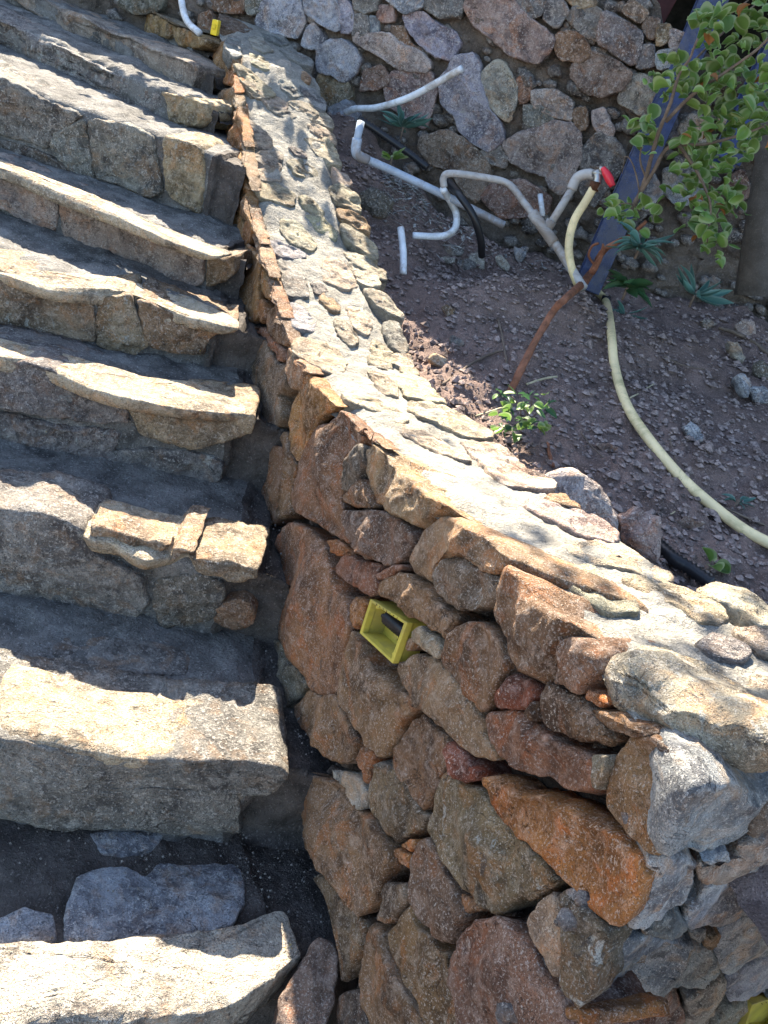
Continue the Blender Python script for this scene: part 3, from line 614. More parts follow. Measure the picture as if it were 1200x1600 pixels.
# ------------------------------------------------------------------ retaining wall at the back
bw = thing('retaining_wall', 'shaded grey rubble stone retaining wall behind the garden bed', 'wall', (.3, 4.1, -.9))
BN3 = np.array([-BN[0], -BN[1], 0.])
def bwf(u, v):
    p = C0+BD*u+BN*.03; zt = float(np.interp(u, [.30, .43, 1.08, 1.36], [.16, .44, .44, .12])); z = -1.3+(zt+1.3)*v
    q = np.array([p[0], p[1], z]); 
    return q+nv(q, 7)*.025+nv(q, 22)*.018+nv(q, 60)*.010
UL = -1.6; UR = 3.4
grid_obj('old_mortar', bwf, UL, UR, 430, 0, 1, 150, M_BMOR, bw)
def box(name, mn_, mx_, mat, parent=None, rot=None, loc=None, bev=0.):
    x0, y0, z0 = mn_; x1, y1, z1 = mx_
    V3 = [(x0, y0, z0), (x1, y0, z0), (x1, y1, z0), (x0, y1, z0), (x0, y0, z1), (x1, y0, z1), (x1, y1, z1), (x0, y1, z1)]
    F = [(0, 3, 2, 1), (4, 5, 6, 7), (0, 1, 5, 4), (1, 2, 6, 5), (2, 3, 7, 6), (3, 0, 4, 7)]
    o = link(name, V3, F, mat, parent, smooth=False)
    if bev:
        m = o.modifiers.new('bevel', 'BEVEL'); m.width = bev; m.segments = 2
    return o
def bprism(name, u0, u1, v0, v1, z0, z1, mat, parent):     # block in the back wall's frame: u along, v behind
    c4 = [C0+BD*u0+BN*v0, C0+BD*u1+BN*v0, C0+BD*u1+BN*v1, C0+BD*u0+BN*v1]
    V3 = [(c[0], c[1], z) for z in (z0, z1) for c in c4]
    return link(name, V3, [(0, 3, 2, 1), (4, 5, 6, 7), (0, 1, 5, 4), (1, 2, 6, 5), (2, 3, 7, 6), (3, 0, 4, 7)], mat, parent, smooth=False)
bprism('wall_fill', UL, .418, .06, .5, -1.3, .13, M_BMOR, bw)
bprism('wall_fill', .42, 1.08, .06, .5, -1.3, .40, M_BMOR, bw)
bprism('wall_fill', 1.082, UR, .06, .5, -1.3, .10, M_BMOR, bw)
def backs(rows):
    for fr, c, s in rows:
        q = px(fr, s); pts = [back(*p) for p in q]; rg = random.Random(len(s)*11+int(q[0][0]))
        rock('stone', bw, pts, BN3, np.array([BN[0], BN[1], 0])*.12, M_BACK, jit([v*m_ for v, m_ in zip(CL[c], (1.0, 1.0, 1.02))], rg, .12), rg.uniform(.2, .55), .1, step=.011, edge=.006, proud=rg.uniform(.012, .03), rough=1.0, grow=.011, ws_=(.05, .12))
backs([
 ('F','pk','700,0 690,40 740,120 830,190 900,250 1030,295 1080,240 1100,180 1050,130 960,70 900,0 850,-60 720,-60'),('F','bg','-60,-40 60,-60 95,60 95,140 40,120 -50,60'),('F','bg','75,0 130,10 160,70 160,140 110,145 100,60'),
 ('F','bg','0,240 50,200 110,195 170,230 190,280 170,340 120,375 60,340 0,335'),('F','pa','160,170 330,165 370,200 480,260 525,310 500,335 380,320 300,260 220,220'),('F','bg','400,70 450,60 520,100 620,150 655,215 620,270 540,260 470,200 420,140'),
 ('F','br','335,130 400,140 410,200 500,270 440,250 370,180'),('F','pu','220,330 300,320 330,370 280,410 200,420'),('F','pk','340,340 420,330 450,345 520,345 540,420 520,520 490,590 430,580 390,530 320,490 310,420'),
 ('F','bg','640,260 720,250 750,300 750,390 790,510 840,580 860,650 800,695 720,660 660,600 640,530 590,480 575,390 620,320'),('F','pa','830,290 870,310 920,400 915,490 880,565 840,530 790,470 760,350'),('F','rd','935,370 980,365 990,440 950,485 925,430'),
 ('F','pa','1000,430 1100,430 1180,480 1180,560 1100,540 1000,490'),('F','gr','960,500 1050,510 1100,565 1040,590 970,575'),('F','pk','1100,575 1180,590 1220,640 1220,740 1180,830 1130,905 1090,880 1060,820 980,800 900,760 865,670 940,620'),
 ('F','gn','480,640 600,620 700,680 790,760 800,850 740,940 690,900 600,790 520,760 470,690'),('F','gr','760,700 850,690 890,740 870,780 810,760'),('F','gn','0,350 80,345 140,400 150,450 60,505 0,490'),('F','bg','50,512 130,470 180,540 150,610 120,635 60,600'),
 ('F','pu','800,870 960,850 1080,930 1060,1000 960,1000 850,1010 770,930'),('F','gr','175,75 225,80 230,160 170,165'),('F','bg','240,80 272,95 270,165 235,165'),('F','pk','285,35 345,40 345,90 300,100 275,70'),('F','gr','500,-40 670,-40 665,65 560,75 500,30'),
 ('F','gr','190,-40 280,-20 270,40 210,60 170,30'),('F','bg','290,-50 480,-50 480,30 400,55 350,20'),
 ('G','gr','430,60 520,100 605,170 600,240 570,300 480,250 410,195'),('G','gr','290,45 380,35 415,60 405,190 330,150 270,90'),('G','pu','390,250 470,290 555,350 520,410 430,445 330,420 285,350 300,300'),
 ('G','rd','220,160 300,160 350,210 370,250 320,285 240,270 205,220'),('G','pa','570,355 640,360 680,440 620,540 560,500 500,465'),('G','pa','380,530 430,515 450,570 475,610 460,645 400,600'),('G','tn','560,10 635,65 600,100 525,50'),
 ('G','pu','620,90 690,100 660,180 630,150'),('G','tn','690,120 740,130 730,180 690,210'),('G','pa','745,145 810,170 800,240 750,220'),('G','gr','590,230 660,225 665,300 590,315'),('G','bg','680,250 765,240 770,300 690,320'),
 ('G','gr','400,630 470,650 525,720 500,800 440,880 390,960 330,900 330,800 320,760 350,690'),('G','gr','155,20 240,15 260,60 210,125 160,90'),('G','br','290,520 340,510 350,590 310,610'),
 ('G','gr','30,-30 140,-10 140,60 90,80 40,30'),('G','tn','250,-30 350,-20 400,20 300,30'),('G','pa','785,600 840,540 890,560 890,640 830,650'),('G','pa','893,645 935,640 930,670 893,670'),('G','pa','990,490 1060,470 1060,520 1010,570 980,560'),('G','pa','1000,600 1070,620 1060,645 1010,640'),
 ('G','bg','720,800 800,780 890,840 880,940 780,960 720,900'),('G','pa','1110,380 1160,400 1190,470 1120,480'),('G','bg','700,560 760,540 780,620 720,680'),('G','gr','900,700 1000,680 1060,740 1000,800 900,780'),('G','bg','560,830 640,780 700,900 640,980 560,940'),
 ('G','pu','1010,840 1080,800 1110,900 1060,960'),
 ('Z5','bg','300,20 380,-40 450,-20 470,90 440,150 380,140 310,130 270,90'),('Z5','br','90,-40 220,-40 215,45 140,50 90,30'),('Z5','bg','510,100 555,160 520,200 470,190 480,140'),('Z5','br','40,70 80,55 100,90 85,130 40,120'),('Z5','gr','225,-40 300,-40 290,40 240,60'),
 ('Z1','dg','380,-20 520,-20 500,30 430,40 380,20'),
])
chips('joint_chips', bw, C0, BD, BN, -1., 2.4, lambda s: -.9, lambda s: float(np.interp(s, [1.08, 1.36], [.40, .08])), 900, M_BACK, (.23, .21, .19), .012, .024)
# the building that the retaining wall carries; its upper wall stands above the picture and shades the garden
bl = thing('building', 'dark shed with a black opening and painted beams on top of the retaining wall', 'building', (.8, 4.4, .4))
bprism('upper_wall', .43, 1.10, .05, .45, .44, 2.9, M_BMOR, bl)
bprism('lintel_wall', 1.102, 4.2, .05, .45, .85, 2.9, M_BMOR, bl)
bprism('opening_back', .98, 4.2, 1.9, 2.0, -.2, 1.4, M_ROOM, bl)
bprism('side_wall', 4.22, 4.4, .05, 2.0, -1.2, 2.9, M_BMOR, bl)
bprism('inner_wall', .96, 1.08, .46, 1.9, -.2, 2.9, M_ROOM, bl)
bprism('ceiling', 1.09, 4.2, .46, 2.0, 1.42, 1.5, M_ROOM, bl)
bprism('interior_floor', .98, 4.2, .5, 1.9, -.3, -.2, M_ROOM, bl)
def dapple_tufts():  # unseen leaf tufts, added up the sun rays to dapple the coping
    V3, F = [], []; rg = random.Random(4); sd = np.array(SUND)
    for x, y, T_, n_, rad in ((855, 865, 4.2, 9, .07), (930, 930, 4.4, 6, .06), (1000, 1000, 4.3, 16, .10), (1090, 1040, 4.3, 11, .09), (1170, 1080, 4.3, 7, .07), (640, 690, 4.0, 7, .06), (1120, 960, 4.4, 6, .06)):
        P = cop(x, y)+sd*T_
        for _ in range(n_):
            c = P+np.array([rg.gauss(0, rad), rg.gauss(0, rad), rg.gauss(0, rad)]); u = np.array([rg.uniform(-1, 1) for _ in range(3)]); u /= np.linalg.norm(u); v = np.cross(u, [.3, .5, .8]); v /= np.linalg.norm(v); b = len(V3); l_ = rg.uniform(.03, .05)
            V3 += [c-u*l_, c-u*.2*l_+v*l_*.6, c+u*l_, c-u*.2*l_-v*l_*.6]; F += [(b, b+1, b+2), (b, b+2, b+3)]
    return V3, F
_v, _f = dapple_tufts(); link('dapple_leaves', _v, _f, M_LEAF3, bl, smooth=False)['kind'] = 'stuff'
# ------------------------------------------------------------------ tubes
def tube(name, pts, r, mat, parent=None, n=10, sub=6, caps=True, wob=0., rib=None, radii=None, loc=None):
    P = np.array(pts, float)
    if len(P) > 2 and sub > 1:                            # Catmull-Rom
        Q = []; PP = np.vstack([2*P[0]-P[1], P, 2*P[-1]-P[-2]]); rr = []
        for i in range(1, len(PP)-2):
            for k in range(sub):
                t = k/sub; a, b, c, d = PP[i-1:i+3]
                Q.append(.5*((2*b)+(-a+c)*t+(2*a-5*b+4*c-d)*t*t+(-a+3*b-3*c+d)*t**3))
                rr.append((i-1+t)/(len(P)-1))
        Q.append(P[-1]); rr.append(1.); P = np.array(Q); ts = np.array(rr)
    else: ts = np.linspace(0, 1, len(P))
    if rib:
        d = np.concatenate([[0], np.cumsum(np.linalg.norm(np.diff(P, axis=0), axis=1))]); m = int(d[-1]/rib*2)+2; tt = np.linspace(0, d[-1], m)
        ts = np.interp(tt, d, ts); P = np.stack([np.interp(tt, d, P[:, i]) for i in range(3)], 1)
    R_ = np.interp(ts, np.linspace(0, 1, len(radii)), radii) if radii is not None else np.full(len(P), r)
    if rib: R_ = R_*np.where(np.arange(len(P)) % 2 == 0, 1.0, .76)
    V3, F = [], []; T_ = np.gradient(P, axis=0); T_ /= np.linalg.norm(T_, axis=1)[:, None]+1e-9
    a = np.cross(T_[0], [0, 0, 1]); a = a if np.linalg.norm(a) > .1 else np.array([1., 0, 0])
    for i in range(len(P)):
        a = a-T_[i]*(a@T_[i]); a /= np.linalg.norm(a); b = np.cross(T_[i], a)
        for k in range(n):
            an = 2*math.pi*k/n; v = P[i]+(a*math.cos(an)+b*math.sin(an))*R_[i]
            if wob: v = v+nv(v, 60)*wob
            V3.append(v)
    for i in range(len(P)-1):
        for k in range(n): F.append((i*n+k, i*n+(k+1) % n, (i+1)*n+(k+1) % n, (i+1)*n+k))
    if caps: F.append(tuple(reversed(range(n)))); F.append(tuple((len(P)-1)*n+k for k in range(n)))
    return link(name, V3, F, mat, parent, loc=loc)
def onsoil(pl, r): return [soil(*p)+np.array([0, 0, r*.8+.006]) for p in pl]
def wedge(pl): return [atY(*p) for p in pl]
# blue posts, maroon beam, wood post
def ipost(nm, label, pa, pb, Ya, Yb, wpx, mat, cat='post'):
    a = atY(*pa, Ya); b = atY(*pb, Yb); t = thing(nm, label, cat, tuple(b)); ax = (a-b)/np.linalg.norm(a-b)
    wd = wpx*Yb/1450/ .9; side = np.cross(ax, [0, 1, 0]); side /= np.linalg.norm(side); dp = np.cross(side, ax)
    def bar(name, s0, s1, d0, d1):
        c = [(s0, d0), (s1, d0), (s1, d1), (s0, d1)]; V3 = [e+side*s+dp*q for e in (b-ax*.1, a+ax*.5) for s, q in c]
        o = link(name, V3, [(0, 3, 2, 1), (4, 5, 6, 7), (0, 1, 5, 4), (1, 2, 6, 5), (2, 3, 7, 6), (3, 0, 4, 7)], mat, t, smooth=False)
        m = o.modifiers.new('bevel', 'BEVEL'); m.width = .002; m.segments = 1
    bar('flange', -wd/2, wd/2, -.034, -.027); bar('flange', -wd/2, wd/2, .027, .034); bar('web', -.004, .004, -.0265, .0265)
    return t
ipost('steel_post', 'wide blue painted steel post leaning behind the shrub down to the soil', (1122, -20), (932, 415), 3.95, 3.72, 35, M_BLUE)
ipost('steel_post', 'thin blue painted steel post standing at the right edge behind the leaves', (1235, 30), (1150, 215), 3.9, 3.7, 34, M_BLUE)
ipost('roof_beam', 'maroon painted beam at the left side of the dark opening', (1050, -60), (985, 60), 4.25, 4.25, 52, M_MAROON, 'beam')
a = atY(1215, 200, 3.4); b = atY(1180, 420, 3.3)
tube('wooden_post', [b-(a-b)*.2, a+(a-b)*.8], .055, M_DARKW, n=12, sub=1)
tag(bpy.data.objects['wooden_post'], 'grey weathered wooden post at the right edge below the shrub', 'post')

# pipes and hoses
def pipe(nm, label, cat, pts, r, mat, group=None, **k):
    o = tube(nm, pts, r, mat, **k); return tag(o, label, cat, group)
pipe('white_pipe', 'white plastic pipe with open cut end pointing up across the retaining wall', 'pipe', wedge([(540,176,3.98),(556,170,3.95),(590,168,3.9),(640,152,3.85),(690,125,3.8),(722,107,3.75)]), .013, M_WPVC, n=14)
pipe('white_pipe', 'thin white pipe curving down to the top end of the stone wall', 'pipe', wedge([(282,-20,4.0),(285,10,3.95),(293,34,3.9),(312,52,3.85)]), .013, M_WPVC, n=14)
gp = thing('drain_pipe', 'long grey plastic pipe lying across the debris with an upright stub end', 'pipe', tuple(atY(570, 250, 3.4)))
tube('pipe_run', wedge([(566,246,3.45),(620,270,3.5),(700,308,3.5),(788,352,3.5)]), .0145, M_BPVC, gp, n=14)
tube('stub', wedge([(564,190,3.45),(557,222,3.42)]), .0135, M_BPVC, gp, sub=1, n=14)
tube('elbow', wedge([(558,216,3.42),(557,240,3.42),(574,250,3.45)]), .0175, M_BPVC, gp, n=14)
pipe('corrugated_conduit', 'black corrugated conduit lying behind the grey pipe by the retaining wall', 'conduit', wedge([(560,185,3.72),(600,212,3.72),(640,240,3.7),(668,262,3.68)]), .016, M_BLACK, rib=.014, n=12)
pipe('black_hose', 'smooth black hose curving down over the grey pipe into the soil', 'hose', wedge([(700,284,3.55),(718,305,3.42),(738,335,3.38),(750,370,3.4),(753,400,3.45)]), .0135, M_BLACK, n=12)
pipe('white_hose', 'pale blue white hose looping under the grey pipe', 'hose', wedge([(692,295,3.45),(702,312,3.5),(713,335,3.5),(710,358,3.46),(690,369,3.43),(645,368,3.4)]), .0125, M_WPVC, n=12)
pipe('pipe_offcut', 'short white pipe offcut standing at a slant in the soil', 'pipe', wedge([(626,356,3.3),(630,395,3.25),(630,428,3.2)]), .0125, M_WPVC, n=12)
pipe('pipe_offcut', 'tiny white pipe stub beside the grey tap pipe', 'pipe', wedge([(844,304,3.75),(848,338,3.7)]), .010, M_WPVC, sub=1, n=12)
tp = thing('garden_tap', 'garden tap with red lever on a grey plastic pipe assembly', 'tap', tuple(atY(905, 440, 3.3)))
tube('supply_pipe', wedge([(694,292,3.46),(693,278,3.46),(705,271,3.46),(760,278,3.48),(795,288,3.49),(820,318,3.46),(840,345,3.42)]), .0125, M_PVC, tp, n=14)
tube('lower_pipe', wedge([(840,345,3.42),(870,385,3.38),(905,440,3.3),(912,450,3.28)]), .016, M_PVC, tp, n=14)
tube('pipe_tee', wedge([(832,333,3.44),(848,355,3.41),(866,380,3.385)]), .020, M_PVC, tp, n=14)
tube('pipe_tee', wedge([(852,362,3.41),(862,345,3.42)]), .019, M_PVC, tp, sub=1, n=14)
tube('riser_pipe', wedge([(860,350,3.42),(880,318,3.44),(898,288,3.46)]), .014, M_PVC, tp, sub=1, n=14)
tube('elbow', wedge([(893,296,3.455),(902,278,3.46),(918,272,3.45),(930,274,3.44)]), .018, M_PVC, tp, n=14)
tube('tap_body', wedge([(926,273,3.44),(945,270,3.43)]), .016, M_METAL, tp, sub=1, n=14)
tube('tap_spout', wedge([(934,273,3.43),(934,284,3.42),(929,296,3.41)]), .015, M_METAL, tp, n=12)
tube('valve_stem', wedge([(938,272,3.43),(941,260,3.42)]), .009, M_METAL, tp, sub=1, n=10)
hd = tube('red_handle', wedge([(942,262,3.415),(950,276,3.40),(957,291,3.39)]), .012, M_RED, tp, n=12, radii=[.008, .014, .015, .010])
tube('hose_collar', wedge([(931,284,3.415),(927,298,3.41)]), .0175, plain('rust_collar', (.13, .05, .02), .7), tp, sub=1, n=12)
yl = wedge([(927,294,3.41),(915,315,3.40),(897,345,3.38),(889,380,3.36),(892,415,3.33),(903,445,3.3)])
yh = thing('yellow_hose', 'long yellow garden hose hanging from the tap and curving down the soil', 'hose', tuple(atY(903, 445, 3.3)))
tube('hanging_run', yl, .0145, M_HOSE, yh, n=14)
tube('ground_run', onsoil([(928,460),(945,480),(952,530),(957,580),(975,640),(1010,695),(1060,755),(1110,800),(1160,838),(1215,866),(1260,885)], .0145), .0145, M_HOSE, yh, n=14, radii=[.0145]*2)
tube('joint_clip', onsoil([(938,473),(950,476)], .018), .012, M_BLACK, yh, sub=1)
pipe('corrugated_conduit', 'black corrugated conduit end poking out of soil behind the near coping', 'conduit', onsoil([(1020,862),(1045,885),(1070,900),(1105,925)], .02), .0175, M_BLACK, rib=.012, n=14)

# junction boxes let into the masonry
def jbox(label, corners, mat, dep=.045, lip=.004, conduit=True, surf=face, nrm=WN3):
    t_ = [surf(*c)+np.array(nrm)*.003 for c in corners]; c = sum(t_)/4
    o = thing('junction_box', label, 'junction box', tuple(c)); inn = -np.array(nrm)
    tw = .006; I = [p+(c-p)*.13 for p in t_]
    def ringwall(name, O, In, d0, d1, mt):
        V3 = [p+inn*d0 for p in O]+[p+inn*d1 for p in O]+[p+inn*d0 for p in In]+[p+inn*d1 for p in In]
        F = []
        for k in range(4):
            n_ = (k+1) % 4
            F += [(k, n_, 4+n_, 4+k), (8+n_, 8+k, 12+k, 12+n_), (n_, k, 8+k, 8+n_), (4+k, 4+n_, 12+n_, 12+k)]
        q = link(name, V3, F, mt, o, smooth=False); m = q.modifiers.new('bevel', 'BEVEL'); m.width = .0012; m.segments = 2
    ringwall('box_frame', t_, I, -.003, .010, mat)
    I2 = [p+(c-p)*.05 for p in t_]; I3 = [p+(c-p)*.11 for p in t_]
    ringwall('box_wall', I2, I3, .0102, dep, mat)
    V3 = [p+inn*(dep-.004) for p in I3]+[p+inn*(dep) for p in I3]
    link('box_back', V3, [(0, 1, 2, 3), (7, 6, 5, 4), (0, 4, 5, 1), (1, 5, 6, 2), (2, 6, 7, 3), (3, 7, 4, 0)], mat, o, smooth=False)
    ux = (t_[1]-t_[0])/np.linalg.norm(t_[1]-t_[0]); uz = (t_[0]-t_[3]); uz = uz/np.linalg.norm(uz)
    # knock-out disc and moulded marks
    kc = c+inn*(dep-.0065)-ux*.012-uz*.012
    V3 = [kc+ux*math.cos(a_)*.014+uz*math.sin(a_)*.014-inn*h for h in (0, .002) for a_ in np.linspace(0, 2*math.pi, 17)[:-1]]
    link('knockout', V3, [tuple(reversed(range(16))), tuple(range(16, 32))]+[(i, (i+1) % 16, 16+(i+1) % 16, 16+i) for i in range(16)], mat, o, smooth=False)
    for k in range(7):      # small moulded ticks along the upper rim
        a_ = t_[0]+(t_[1]-t_[0])*(.18+.1*k); b_ = a_+(c-a_)*.05
        tube('rim_tick', [a_+(c-a_)*.04-inn*.0035, a_+(c-a_)*.09-inn*.0035+ux*.002], .0008, M_GAP, o, sub=1, n=5)
    for k in (0, 2):
        m_ = I2[k]+(c-I2[k])*.22; tube('screw_lug', [m_+inn*.004, m_+inn*dep*.8], .0045, mat, o, sub=1, n=8)
    if conduit:
        p0 = c+inn*.012-ux*.028+uz*.018; p1 = c+inn*.03+uz*.006+ux*.02; p2 = c+inn*.05-uz*.006+ux*.052
        q = tube('corrugated_conduit', [p0+inn*.006, p1, p2], .016, M_BLACK, None, rib=.007, n=14)
        tag(q, 'black corrugated conduit end sticking into the olive junction box', 'conduit')
        q = tube('cable', [p0-ux*.012, p0, p1], .005, M_BLACK, None, n=8); tag(q, 'thin black cable tip poking out of the conduit in the olive box', 'cable')
    return o
jbox('olive yellow plastic junction box set open in the brown wall face', [(583,936),(641,973),(618,1037),(566,989)], M_BOX)
jbox('olive box corner at the bottom right edge of the wall end face', [(1172,1566),(1240,1545),(1220,1620),(1150,1630)], M_BOX, conduit=False, surf=front, nrm=FN3)
_b = atY(336, 42, 3.78)
yb = thing('junction_box', 'small bright yellow box at the far top end of the stone wall', 'junction box', tuple(_b))
for nm, s0, s1 in (('box_frame', (-.010, -.015, -.028), (.014, .02, .024)), ('lid_tab', (-.007, -.021, -.008), (.008, -.0155, .010))):
    V_ = [(_b[0]+x, _b[1]+y, _b[2]+z) for z in (s0[2], s1[2]) for x, y in ((s0[0], s0[1]), (s1[0], s0[1]), (s1[0], s1[1]), (s0[0], s1[1]))]
    q = link(nm, V_, [(0, 3, 2, 1), (4, 5, 6, 7), (0, 1, 5, 4), (1, 2, 6, 5), (2, 3, 7, 6), (3, 0, 4, 7)], M_YEL, yb, smooth=False)
    m = q.modifiers.new('bevel', 'BEVEL'); m.width = .003; m.segments = 2

# ------------------------------------------------------------------ rocks lying on the soil
def groundrock(label, poly, col, h, l_=.3, name='rock'):
    """rocks that lie on the soil: the outline is their silhouette seen from above the bed"""
    q = px('P', poly); cx = sum(p[0] for p in q)/len(q); cy = max(p[1] for p in q)
    base = soil(cx, cy-2); Yb = base[1]
    pts = [atY(*p, Yb) for p in q]; nf = np.array([0, -1, .55]); nf = nf/np.linalg.norm(nf)
    return tag(rock(name, None, pts, nf, -nf*h, M_BACK, CL[col], l_, .55, step=.008, back=.6, edge=h*.25, rough=1.5), label, 'rock')
for r_ in [
 ('large grey pink boulder behind the coping beside a smaller boulder', '850,745 880,729 908,731 935,750 955,778 968,810 966,850 940,850 905,825 880,800 855,775', 'lg', .09),
 ('brown grey block with flat top behind the coping right of the boulder', '965,805 985,798 1005,790 1015,800 1040,805 1038,835 1032,870 1020,880 1000,862 970,848', 'lp', .07),
 ('dark grey blocky rock beside the upper coping under the pipe stub', '556,300 575,286 600,290 619,312 608,335 590,342 565,330', 'dg', .10),
 ('pale split stone leaning where the black hose enters the soil', '740,392 752,388 758,400 758,422 740,422 728,412', 'pa', .04),
 ('flat pale stone left of the black hose', '686,400 712,400 712,412 690,412', 'pa', .03),
 ('grey stone in the debris above the mound', '690,385 705,380 725,385 724,398 700,400', 'gr', .03),
 ('white chip with an orange end beside the black hose', '780,392 790,400 800,415 792,425 780,418 774,402', 'pa', .03),
 ('bluish triangular stone shard above the mound', '803,382 830,386 820,402 808,412 803,398', 'bg', .03),
 ('brown grey lump between the pale stones above the mound', '714,405 735,400 748,412 738,424 716,424', 'gr', .04),
 ('tan pebble stone lying alone on the left soil', '688,480 700,474 713,482 710,497 698,496', 'bb', .02),
 ('round grey stone beside the coping near the tan pebble', '702,526 718,524 728,535 718,542 704,540', 'gr', .02),
 ('cream sunlit stone at the edge of the coping', '668,560 682,552 698,560 700,574 686,580', 'cr', .03),
 ('blue grey stone on the slope right of the yellow hose', '1068,665 1085,658 1100,672 1102,690 1088,695 1070,682', 'bg', .03),
 ('flat brown stone half buried below the weed', '930,692 950,690 968,698 966,708 940,708', 'pu', .02),
 ('angular pinkish grey rock near the right edge twig', '1150,508 1165,496 1184,496 1184,528 1165,530 1150,525', 'pk', .05),
 ('pale upright rock in the pile at right edge', '1140,530 1160,530 1166,560 1158,572 1144,555', 'pa', .05),
 ('blue grey rock in the right pile below the upright one', '1150,585 1168,580 1176,600 1166,625 1152,612', 'bg', .05),
 ('dark rounded rock at the right edge of the pile', '1178,568 1200,560 1215,580 1205,600 1182,590', 'dg', .05),
 ('grey rock at the right edge under the dark rounded one', '1172,604 1195,600 1212,612 1205,635 1180,630', 'bg', .05),
 ('small grey stone under the pair of leaves near the coping', '1085,782 1102,774 1122,778 1120,790 1095,792', 'gr', .02),
 ('flat brown slab lying on soil near the bottom of the hose', '1045,815 1075,808 1105,812 1100,826 1065,830', 'pu', .02),
 ('grey stone below the oleander leaves', '1095,500 1115,496 1122,506 1110,516 1098,512', 'gr', .03),
]: groundrock(r_[0], r_[1], r_[2], r_[3])

# pebbles and crumbs: nobody could count them
def pebbles():
    V3, F = [], []; rg = random.Random(3)
    def blob(c, s):
        b = len(V3); ax = [s*rg.uniform(.7, 1.3), s*rg.uniform(.7, 1.3), s*rg.uniform(.5, .9)]; an = rg.random()*3
        base = [(0, 0, 1), (1, 0, .1), (.3, .95, 0), (-.8, .6, .15), (-.8, -.6, -.1), (.3, -.95, .1), (0, 0, -1)]
        for v in base:
            x, y, z = [v[i]*ax[i]*rg.uniform(.75, 1.2) for i in range(3)]
            V3.append((c[0]+x*math.cos(an)-y*math.sin(an), c[1]+x*math.sin(an)+y*math.cos(an), c[2]+z))
        for k in range(5): F.append((b, b+1+k, b+1+(k+1) % 5)); F.append((b+6, b+1+(k+1) % 5, b+1+k))
    for _ in range(60000):
        u = rg.uniform(-.9, 3.5); v = rg.uniform(.10, 2.6) if rg.random() < .75 else rg.uniform(.1, 1.2)
        p = A0+WD*u+WN*(.26+v)
        if (p-C0)@BN > -.02: continue
        s = .0018+.011*rg.random()**5+(rg.uniform(.005, .014) if rg.random() < .035 else 0)
        blob((p[0], p[1], soil_h(p[0], p[1])+s*.25), s)
    return V3, F
V_, F_ = pebbles()
o = link('gravel', V_, F_, plain('soil_crumbs', (.28, .215, .19), .95, 60, .8, (120, .6, .004), (300, .5, .002), .3), smooth=False); o['kind'] = 'stuff'; o['label'] = 'small stones and crumbs strewn over the soil'; o['category'] = 'gravel'

def grains():
    V3, F = [], []; rg = random.Random(8)
    for k, n_ in ((0, 2600), (1, 1100), (2, 900), (3, 500), (4, 300)):
        l, r, d, n = riser(k); L_ = np.linalg.norm(r-l)
        for _ in range(n_):
            x = L_+.16-abs(rg.gauss(0, .32)); y = rg.uniform(.05, .45); p = l+d*x+n*y; q = np.array([p[0], p[1], STEP_Z[k]-.012]); q = q+nv(q, 6)*.014+nv(q, 20)*.009
            s = .0007+.0028*rg.random()**6; b = len(V3)
            for a_ in range(4): V3.append(q+np.array([math.cos(a_*1.57)*s, math.sin(a_*1.57)*s, .001]))
            V3.append(q+np.array([0, 0, s*1.3+.002])); F += [(b+i, b+(i+1) % 4, b+4) for i in range(4)]
    return V3, F
V_, F_ = grains()
o = link('sand_grains', V_, F_, plain('sand_grain', (.22, .20, .18), .9, 90, .6), stairs, smooth=False); o['kind'] = 'stuff'
# ------------------------------------------------------------------ plants
def leaf_mesh(name, mat, ln=1., wd=.8, cup=.25, fold=.15, rnd=2.0):
    V3, F, UV = [], [], []; n = 7
    for i in range(n+1):
        t = i/n; w_ = (math.sin(math.pi*min(1, t**.8*1.0)))**(1/rnd)*wd/2 if 0 < i < n else .02*wd
        for k in (-1, -.5, 0, .5, 1):
            V3.append((k*w_, t*ln, abs(k)*w_*fold*2+cup*ln*(t-.5)**2*-1+cup*.25*ln)); UV.append((k*.5*w_/(wd/2), t))
    for i in range(n):
        for k in range(4): a_ = i*5+k; F.append((a_, a_+1, a_+6, a_+5))
    me = bpy.data.meshes.new(name); me.from_pydata(V3, [], F); me.materials.append(mat)
    me.polygons.foreach_set('use_smooth', [True]*len(me.polygons)); ul = me.uv_layers.new(name='UVMap')
    vi = np.zeros(len(me.loops), int); me.loops.foreach_get('vertex_index', vi); ul.data.foreach_set('uv', np.array(UV)[vi].ravel())
    return me
LM = [leaf_mesh('leaf', M_LEAF, 1, .85, c, f) for c, f in ((.3, .2), (-.5, .5), (.8, -.3), (.2, .6))]
LM2 = [leaf_mesh('leaf', M_LEAF2, 1, .26, c, .3, 1.3) for c in (.3, -.4)]
LM3 = [leaf_mesh('leaf', M_LEAF3, 1, .42, .3, .3, 1.5)]
LM4 = [leaf_mesh('leaf', M_LEAF4, 1, .8, .5, .3)]
def put_leaf(parent, me, p, d, size, rg, up=None):
    d = Vector(d).normalized(); q = d.to_track_quat('Y', 'Z')
    o = bpy.data.objects.new('leaf', me); COL.objects.link(o)
    mw = Matrix.Translation(Vector(p)) @ q.to_matrix().to_4x4() @ Matrix.Rotation(rg.uniform(-1., 1.), 4, 'Y') @ Matrix.Diagonal((size*rg.uniform(.6, 1.1), size, size*rg.uniform(.5, 1.8), 1))
    o.parent = parent; o.matrix_world = mw; o.matrix_parent_inverse = parent.matrix_world.inverted(); o.matrix_basis = mw
    return o
rg = random.Random(21)
SY = 3.05
sh = thing('shrub', 'leafy shrub with round pale edged green leaves in front of the blue post', 'shrub', tuple(atY(940, 390, 3.1)))
